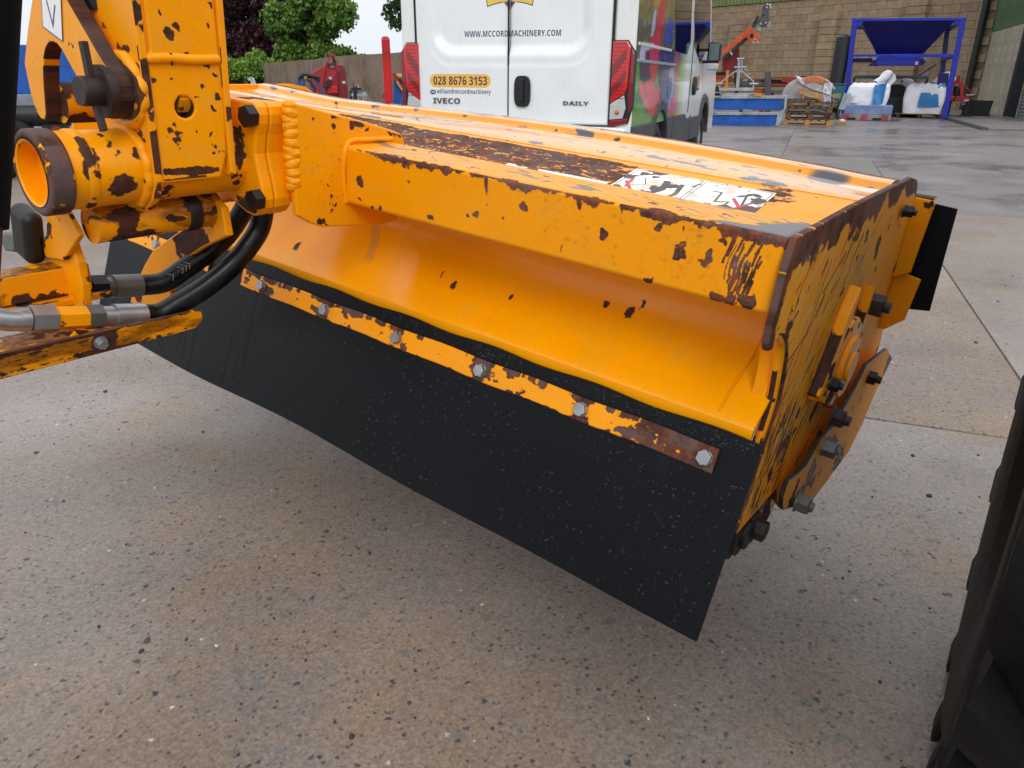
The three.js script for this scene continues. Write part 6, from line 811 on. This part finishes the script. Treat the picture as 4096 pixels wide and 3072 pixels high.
{
  // bulk bags
  const cloth = skinMat(skin(1, 1, 300, 0, 0, (x, y, o) => { const n = fbm(x * 5, y * 5, 4) - 0.5, w = vn(x * 200, y * 200) - 0.5; o.r = 222 + 22 * n + 6 * w; o.g = 222 + 22 * n + 6 * w; o.b = 228 + 18 * n + 6 * w; o.q = 0.7; o.h = 0.5 + n; }), 0.004), print = col('#2f8bd0', 0.55);
  const bag = (o, w, h, d, seed, lean) => { // a soft filled sack: rounded box that bulges low and folds at the top
    const g = new THREE.BoxGeometry(w, h, d, 22, 20, 18), p = g.attributes.position; for (let i = 0; i < p.count; i++) { let X = p.getX(i) / w * 2, Y = (p.getY(i) / h + 0.5), Z = p.getZ(i) / d * 2; const r = Math.hypot(X, Z) || 1, k = 1 / Math.max(1, (Math.abs(X) ** 9 + Math.abs(Z) ** 9) ** (1 / 9)); const bul = 0.95 + 0.06 * Math.sin(Math.PI * Math.min(1, Y * 1.1)) - 0.1 * ss(0.85, 1, Y), n = fbm(X * 2.2 + seed, Y * 3 + Z * 2, 3) - 0.5, f = fbm(X * 5 + seed, Z * 5 + Y, 3) - 0.5; p.setXYZ(i, X * k * w / 2 * bul * (1 + 0.1 * n) + lean * Y * Y * h, Y * h - 0.06 * h * ss(0.8, 1, Y) * (1 + 4 * f) - 0.03 * ss(0.1, 0, Y) * Math.abs(n), Z * k * d / 2 * bul * (1 + 0.1 * n)); } g.computeVertexNormals(); part(o, 'sack', boxUV(g), cloth);
  };
  const ear = (o, pts, z, s) => part(o, 'gathered_top', boxUV(grid(18, 12, (a, b) => { const p = new THREE.CatmullRomCurve3(pts.map(([x, y]) => new V3(x, y, z))).getPoint(a), w = fbm(a * 6 + s, b * 5, 3) - 0.5, th = b * 2 * Math.PI; const R = 0.095 * Math.sin(Math.PI * Math.min(0.97, a * 0.85 + 0.15)) + 0.05; return [p.x + R * Math.cos(th) * (1 + 0.6 * w), p.y + R * 0.9 * Math.sin(th) * (1 + 0.5 * w), z + R * 1.6 * Math.sin(th + 0.8)]; }, 0)), cloth);
  const b1 = thing('bulk_bag', 'white bulk bag with a blue print slumped in a shrink wrapped tray', 'bag', [10.66, 0.42, -23.9], faceYaw(10.66, -23.9), null); delete b1.userData.group;
  bag(b1, 1.15, 0.62, 0.9, 3, 0.05); ear(b1, [[0.12, 0.6], [0.3, 0.7], [0.42, 0.85], [0.56, 0.72], [0.5, 0.5]], 0.05, 2); part(b1, 'blue_print', boxUV(grid(16, 14, (s, t) => [lerp(0.14, 0.46, s) + 0.05 * (1 - t) * (0.5 - s), lerp(0.05, 0.56, t) + 0.07 * s * t, 0.50 + 0.02 * Math.sin(s * 5 + t * 3) + 0.03 * (fbm(s * 4, t * 4, 3) - 0.5)], 0.004)), print); part(b1, 'paper_sheet', boxUV(grid(8, 8, (s, t) => [lerp(-0.46, -0.22, s), lerp(0.06, 0.26, t), 0.50 + 0.015 * Math.sin(s * 4)], 0.004)), col('#f2f2ef', 0.5));
  const tr = thing('shrink_wrapped_tray', 'blue and red carton tray in clear film under the slumped white bag', 'tray', [10.66, 0, -23.75], faceYaw(10.66, -23.75)); part(tr, 'upper_carton', box(0.02, 0.3, 0, 1.3, 0.26, 1.0, 0.02), col('#7f96c4', 0.3)); part(tr, 'lower_carton', box(0.0, 0.085, 0, 1.34, 0.17, 1.02, 0.02), col('#9d8a90', 0.35)); for (const x of [-0.56, -0.05, 0.5]) part(tr, 'red_corner', box(x, 0.09, 0.505, 0.18, 0.15, 0.03, 0.005), col('#b04a55', 0.4)); for (const x of [-0.4, 0.3]) part(tr, 'hand_hole', box(x, 0.05, 0.512, 0.24, 0.06, 0.02, 0.008), col('#1a1316', 0.7)); part(tr, 'film', boxUV(grid(14, 10, (s, t) => [lerp(-0.7, -0.5, s) - 0.1 * t * (1 - s), lerp(0.75, 0.3, t), 0.5 + 0.04 * Math.sin(s * 9 + t * 4)], 0.003)), new THREE.MeshPhysicalMaterial({ color: '#cfd6d8', roughness: 0.2, transmission: 0.5, thickness: 0, side: THREE.DoubleSide }));
  const b2 = thing('bulk_bag', 'upright white bulk bag with a blue square print and one raised corner on a pallet', 'bag', [13.25, 0.14, -25.6], faceYaw(13.25, -25.6)); delete b2.userData.group;
  bag(b2, 1.16, 0.9, 1.0, 8, 0.0); ear(b2, [[0.15, 0.86], [0.36, 0.98], [0.55, 1.12], [0.66, 0.98], [0.6, 0.72]], 0.05, 5); ear(b2, [[-0.4, 0.82], [-0.58, 0.92], [-0.74, 0.96]], 0.1, 9); part(b2, 'blue_print', boxUV(grid(18, 14, (s, t) => [lerp(-0.14, 0.5, s) + 0.02 * t, lerp(0.2, 0.62, t) + 0.28 * t * ss(0.45, 0.9, s), 0.545 - 0.05 * s * s + 0.02 * (fbm(s * 4, t * 4 + 5, 3) - 0.5) - 0.1 * t * t * s], 0.004)), print);
  const pl = thing('bag_pallet', 'low dark wooden pallet under the upright white bag', 'pallet', [13.2, 0, -25.6], faceYaw(13.2, -25.6)); for (let k = 0; k < 6; k++) part(pl, 'board', box(0, 0.12, -0.45 + k * 0.18, 1.4, 0.03, 0.12, 0.004), col('#7a5a38', 0.8)); for (const x of [-0.6, 0, 0.6]) part(pl, 'runner', box(x, 0.05, 0, 0.1, 0.1, 1.0, 0.004), col('#4a3724', 0.8));
}
{
  // red linkage frame on a dark stand, rubbish at the store wall
  const S = D2(14.25, -25.3), t = thing('linkage_frame', 'small bright red three point linkage frame right of the bags', 'linkage', [14.25, 0, -25.3], faceYaw(14.25, -25.3)), red = col('#b80d18', 0.35);
  const B = (n, p, q, w, z = 0, m = red) => part(t, n, bar([...S(...p), z], [...S(...q), z], w, w, 0.006), m);
  part(t, 'cross_beam', boxUV(ext([[1218, 1150], [1560, 1145], [1560, 1200], [1215, 1205]].map((p) => S(...p)).reverse(), -0.12, 0.12, 0.01)), red); B('upright', [1350, 1150], [1360, 1010], 0.09, 0.05); B('upright', [1475, 1150], [1470, 1010], 0.09, 0.05); B('upright', [1360, 1015], [1420, 950], 0.1, 0.05); B('upright', [1470, 1015], [1415, 950], 0.1, 0.05); B('mast', [1440, 960], [1450, 890], 0.05); B('mast', [1425, 960], [1425, 895], 0.04); B('brace', [1235, 1110], [1390, 960], 0.03); B('brace', [1585, 1105], [1465, 950], 0.03); B('brace', [1235, 1110], [1235, 1150], 0.04); B('brace', [1585, 1105], [1560, 1150], 0.04);
  for (const [a, b] of [[1185, 1280], [1520, 1615]]) part(t, 'pin', cyl([...S(a, 1126), 0.05], [...S(b, 1126), 0.05], 0.022, 10), galv); for (const x of [1270, 1495]) part(t, 'shackle', boxUV(new THREE.TorusGeometry(0.045, 0.014, 8, 18).translate(...S(x, 1220), 0.1)), galv); part(t, 'plate', box(...[...S(1530, 1188), 0.125], 0.13, 0.05, 0.012), col('#d8c8c6', 0.5)); part(t, 'hose', boxUV(tube([[1330, 1130], [1335, 1190], [1370, 1195], [1400, 1150], [1415, 1080], [1410, 1030]].map((p) => [...S(...p), 0.14]), 0.02, 20, 8)), col('#141213', 0.5)); part(t, 'motor', boxUV(new THREE.CylinderGeometry(0.11, 0.11, 0.3, 16).translate(...S(1415, 1080), 0.0)), col('#26161a', 0.5));
  part(t, 'stand', [box(-0.25, 0.28, -0.05, 0.09, 0.56, 0.09), box(0.25, 0.28, -0.05, 0.09, 0.56, 0.09), box(0, 0.04, -0.05, 0.9, 0.07, 0.5, 0.01)], col('#2a2418', 0.7));
  const k = thing('black_crate', 'dull black crate against the cream store wall', 'crate', [15.15, 0, -25.9], faceYaw(15.15, -25.9)); const dk = col('#131314', 0.6); part(k, 'front', boxUV(ext([[-0.36, 0.08], [0.42, 0.02], [0.47, 0.53], [-0.2, 0.55], [-0.28, 0.5]], 0.2, 0.24, 0.006)), dk); part(k, 'side', [box(-0.32, 0.26, 0, 0.04, 0.48, 0.44), box(0.42, 0.26, 0, 0.04, 0.5, 0.44), box(0.04, 0.26, -0.22, 0.8, 0.5, 0.04), box(0.04, 0.05, 0, 0.9, 0.06, 0.5)], dk);
}
// ---------------------------------------------------------------- things beyond the head, on the left
{
  const t = thing('red_topper', 'red pasture topper standing on edge with its A frame upright before the boundary wall', 'topper', [-4.25, 0, -18.9], faceYaw(-4.25, -18.9)), red = col('#bb2430', 0.4), S = D5(-4.25, -18.9);
  const E = (n, p, z0, z1, m = red) => part(t, n, boxUV(ext(p.map((q) => S(...q)), z0, z1, 0.01)), m), B = (n, p, q, w, m = red, z = 0.1) => part(t, n, bar([...S(...p), z], [...S(...q), z], w, w, 0.004), m);
  E('deck', [[920, 1260], [935, 820], [1110, 720], [1290, 715], [1325, 740], [1360, 1010], [1370, 1260]].reverse(), -0.1, 0.0); E('fold', [[1240, 720], [1290, 715], [1325, 740], [1360, 1010], [1365, 1200], [1260, 1200]].reverse(), 0.0, 0.025, col('#8d1620', 0.42)); B('brace', [1085, 810], [1105, 720], 0.03); B('frame_arm', [1105, 730], [1050, 1100], 0.035); B('frame_arm', [1225, 720], [1255, 800], 0.035); B('frame_arm', [1255, 800], [1110, 980], 0.03, col('#6f1a26', 0.5)); B('frame_arm', [1250, 790], [1240, 1150], 0.03, col('#7d1520', 0.5)); B('a_frame', [1120, 715], [1180, 590], 0.045); B('a_frame', [1230, 712], [1188, 590], 0.045); B('a_frame', [1120, 712], [1232, 712], 0.05, col('#5a1820', 0.5)); E('black_link', [[1178, 620], [1200, 620], [1232, 690], [1195, 700]].reverse(), 0.08, 0.14, darkSteel); B('tip', [1183, 590], [1183, 560], 0.03, darkSteel); for (const [a, b, w, h] of [[1185, 738, 0.1, 0.045], [1165, 865, 0.075, 0.06], [1315, 912, 0.075, 0.06]]) part(t, 'sticker', box(...[...S(a, b), 0.005 + (a > 1260 ? 0.025 : 0)], w, h, 0.012, 0.004), col('#d8d4d6', 0.5)); E('gearbox', [[1115, 890], [1150, 870], [1175, 900], [1165, 960], [1110, 970]].reverse(), 0.1, 0.3, darkSteel); E('guard', [[1140, 960], [1190, 945], [1245, 960], [1250, 1030], [1135, 1030]].reverse(), 0.1, 0.25, col('#c81420', 0.35)); E('foot', [[900, 1240], [1380, 1240], [1380, 1262], [900, 1262]].reverse(), -0.3, 0.3, darkSteel);
  const h = thing('blue_headstock', 'dark blue implement headstock with black hoses in front of the red topper', 'headstock', [-4.3, 0, -16.4], faceYaw(-4.3, -16.4)); const S2 = D5(-4.3, -16.4), b2 = col('#27508c', 0.45), H = (p, q, w, m = b2, z = 0) => part(h, 'frame_bar', bar([...S2(...p), z], [...S2(...q), z], w, w, 0.006), m);
  H([800, 1300], [825, 850], 0.08); H([870, 1300], [870, 860], 0.06); H([960, 1300], [955, 880], 0.05, col('#2f63b4', 0.45)); H([1090, 1020], [985, 850], 0.07, col('#3d5a80', 0.45)); H([820, 850], [1030, 850], 0.06, darkSteel); H([1090, 1020], [1090, 1300], 0.07); part(h, 'hose_bundle', boxUV(tube([[820, 860], [870, 825], [930, 835], [1000, 850], [1035, 860], [1030, 900]].map((p) => [...S2(...p), 0.08]), 0.035, 24, 8)), darkSteel); part(h, 'hose', boxUV(tube([[900, 850], [890, 870], [925, 890], [985, 960], [1000, 1040]].map((p) => [...S2(...p), 0.1]), 0.02, 24, 8)), darkSteel); part(h, 'coupling', box(...[...S2(890, 862), 0.12], 0.07, 0.06, 0.06, 0.01), col('#8a7f2c', 0.5)); part(h, 'foot', box(0, 0.04, 0, 0.7, 0.08, 0.6), b2);
}
{
  const t = thing('compact_tractor', 'blue compact tractor bonnet with white head lamp seen past the orange upright', 'tractor', [-6.35, 0, -15.6], faceYaw(-6.35, -15.6)); const blue = col('#1f63c8', 0.25), S = D5(-6.35, -15.6);
  const bon = new THREE.SphereGeometry(1, 32, 20, 0, Math.PI * 2, 0, Math.PI / 2); bon.scale(0.27, 0.46, 0.5); part(t, 'bonnet', boxUV(bon.translate(-0.08, 0.71, -0.2)), blue); part(t, 'bonnet_side', box(-0.1, 0.72, -0.6, 0.48, 0.3, 0.9, 0.06), blue); part(t, 'grille', boxUV(new THREE.SphereGeometry(1, 24, 12, 0, Math.PI * 2, 0.45, 1.1).scale(0.09, 0.4, 0.12).translate(0.06, 0.70, 0.21)), col('#14181c', 0.5)); part(t, 'head_lamp', boxUV(new THREE.SphereGeometry(1, 20, 14).scale(0.07, 0.15, 0.06).rotateZ(0.18).translate(-0.11, 0.87, 0.245)), col('#e8ecf0', 0.1, { clearcoat: 1 })); part(t, 'bumper', box(-0.05, 0.69, 0.1, 0.5, 0.05, 0.5, 0.02), blue); part(t, 'chassis', box(-0.1, 0.5, -0.4, 0.4, 0.3, 1.6, 0.02), darkSteel);
  for (const [x, z, r] of [[-0.45, 0, 0.32], [0.25, 0, 0.32], [-0.6, -1.5, 0.5], [0.4, -1.5, 0.5]]) { const w = sub(t, 'wheel'); w.position.set(x, r, z); part(w, 'tyre', boxUV(new THREE.TorusGeometry(r * 0.72, r * 0.27, 16, 32).rotateY(Math.PI / 2)), blackRubber); part(w, 'rim', boxUV(new THREE.CylinderGeometry(r * 0.5, r * 0.5, r * 0.3, 24).rotateZ(Math.PI / 2)), galv); }
  part(t, 'roll_bar', [bar([-0.5, 0.6, -1.5], [-0.5, 1.0, -1.6], 0.06, 0.06), bar([0.3, 0.6, -1.5], [0.3, 1.0, -1.6], 0.06, 0.06)], darkSteel);
  const g = thing('galvanised_stand', 'small galvanised stand between the tractor bonnet and the boundary wall', 'stand', [-5.0, 0, -15.2], faceYaw(-5.0, -15.2)); for (const [p, q] of [[[-0.02, 0.5, 0], [0.0, 1.07, 0]], [[0.16, 0.5, 0.02], [0.02, 1.05, 0]], [[-0.07, 1.02, 0], [0.03, 1.05, 0]], [[-0.06, 0.78, 0.02], [0.17, 0.78, 0.02]]]) part(g, 'tube', bar(p, q, 0.05, 0.05, 0.004), galv); part(g, 'base', box(0.05, 0.25, 0, 0.4, 0.5, 0.3, 0.01), darkSteel);
  const e = thing('small_engine_frame', 'low grey tangle of small fittings by the boundary wall right of the red topper', 'machine', [-2.8, 0, -18.6], faceYaw(-2.8, -18.6)); const S3 = D5(-2.8, -18.6); for (const [p, q, w, m] of [[[1390, 1000], [1400, 1240], 0.06, darkSteel], [[1420, 920], [1430, 1240], 0.02, darkSteel], [[1475, 935], [1480, 1240], 0.03, col('#bdb8a4', 0.5)], [[1440, 960], [1445, 1240], 0.08, darkSteel], [[1395, 985], [1510, 985], 0.05, darkSteel], [[1520, 1030], [1560, 1030], 0.05, galv], [[1530, 1020], [1535, 1240], 0.04, galv], [[1560, 1020], [1560, 1240], 0.03, galv], [[1468, 990], [1470, 1040], 0.05, col('#2f5fc0', 0.4)], [[1390, 1050], [1575, 1055], 0.06, galv]]) part(e, 'fitting', bar([...S3(...p), 0], [...S3(...q), 0], w, w, 0.004), m);
  const p = thing('red_post', 'tall bright red square post beside the left edge of the van', 'post', [-1.95, 0, -12.3], faceYaw(-1.95, -12.3)); part(p, 'tube', boxUV(new RoundedBoxGeometry(0.125, 1.62, 0.12, 3, 0.02).translate(0, 0.81, 0)), col('#d0121c', 0.3)); part(p, 'cap', boxUV(new THREE.SphereGeometry(0.06, 16, 8, 0, 7, 0, 1.57).scale(1, 0.6, 1).translate(0, 1.615, 0)), col('#d0121c', 0.3)); part(p, 'base_plate', box(0, 0.01, 0, 0.3, 0.02, 0.3), col('#d0121c', 0.4));
  const l = thing('blue_a_frame', 'blue and red A frame implement partly hidden behind the van and the red post', 'implement', [-1.7, 0, -13.2], faceYaw(-1.7, -13.2)); const S4 = D5(-1.7, -13.2), bl = col('#1f63b8', 0.4), R2 = col('#b8243c', 0.4); for (const [a, b, w, m, z] of [[[1745, 1085], [1800, 960], 0.045, R2, 0], [[1865, 810], [1895, 860], 0.06, R2, 0.1], [[1875, 850], [1975, 990], 0.05, R2, 0.1], [[1900, 900], [1965, 1000], 0.03, col('#c9b23c', 0.5), 0.14], [[1900, 1300], [1905, 880], 0.11, bl, 0], [[1905, 900], [1985, 1060], 0.07, bl, 0], [[1860, 1080], [2000, 1080], 0.12, bl, 0], [[1980, 900], [1980, 1300], 0.1, bl, 0]]) part(l, 'bar', bar([...S4(...a), z], [...S4(...b), z], w, w, 0.005), m); part(l, 'canister', cyl([...S4(1895, 848), 0.05], [...S4(2000, 848), 0.05], 0.045, 16), col('#b9a23c', 0.4)); part(l, 'motor', boxUV(new THREE.SphereGeometry(0.07, 14, 10).translate(...S4(1950, 895), 0.02)), darkSteel);
  const tr = thing('blue_trailer', 'blue trailer side with a pale sill seen through the gaps of the orange arm', 'trailer', [-5.2, 0, -8.9], faceYaw(-5.2, -8.9)); part(tr, 'side_board', box(-0.2, 1.12, 0, 2.6, 0.5, 0.06, 0.01), col('#1c5fc0', 0.35)); part(tr, 'sill', box(-0.2, 0.79, 0.02, 2.6, 0.16, 0.12, 0.01), col('#9aa2ac', 0.4)); part(tr, 'hub', [boxUV(new THREE.CylinderGeometry(0.14, 0.14, 0.1, 24).rotateX(Math.PI / 2).translate(-0.03, 0.5, 0.2))], darkSteel); part(tr, 'hub_cap', boxUV(new THREE.CylinderGeometry(0.05, 0.06, 0.06, 16).rotateX(Math.PI / 2).translate(-0.03, 0.5, 0.27)), col('#7a3d26', 0.6)); part(tr, 'engine', [box(-0.3, 0.62, 0.08, 1.0, 0.16, 0.3, 0.03), boxUV(new THREE.CylinderGeometry(0.1, 0.1, 0.8, 16).rotateZ(Math.PI / 2).translate(-0.3, 0.66, 0.22))], col('#202426', 0.45)); part(tr, 'wheel', boxUV(new THREE.TorusGeometry(0.28, 0.11, 14, 30).translate(-0.6, 0.39, 0.2)), blackRubber);
}
scene.traverse((o) => { if (o.isMesh) { o.castShadow = o.receiveShadow = true; } });
renderer.render(scene, camera);
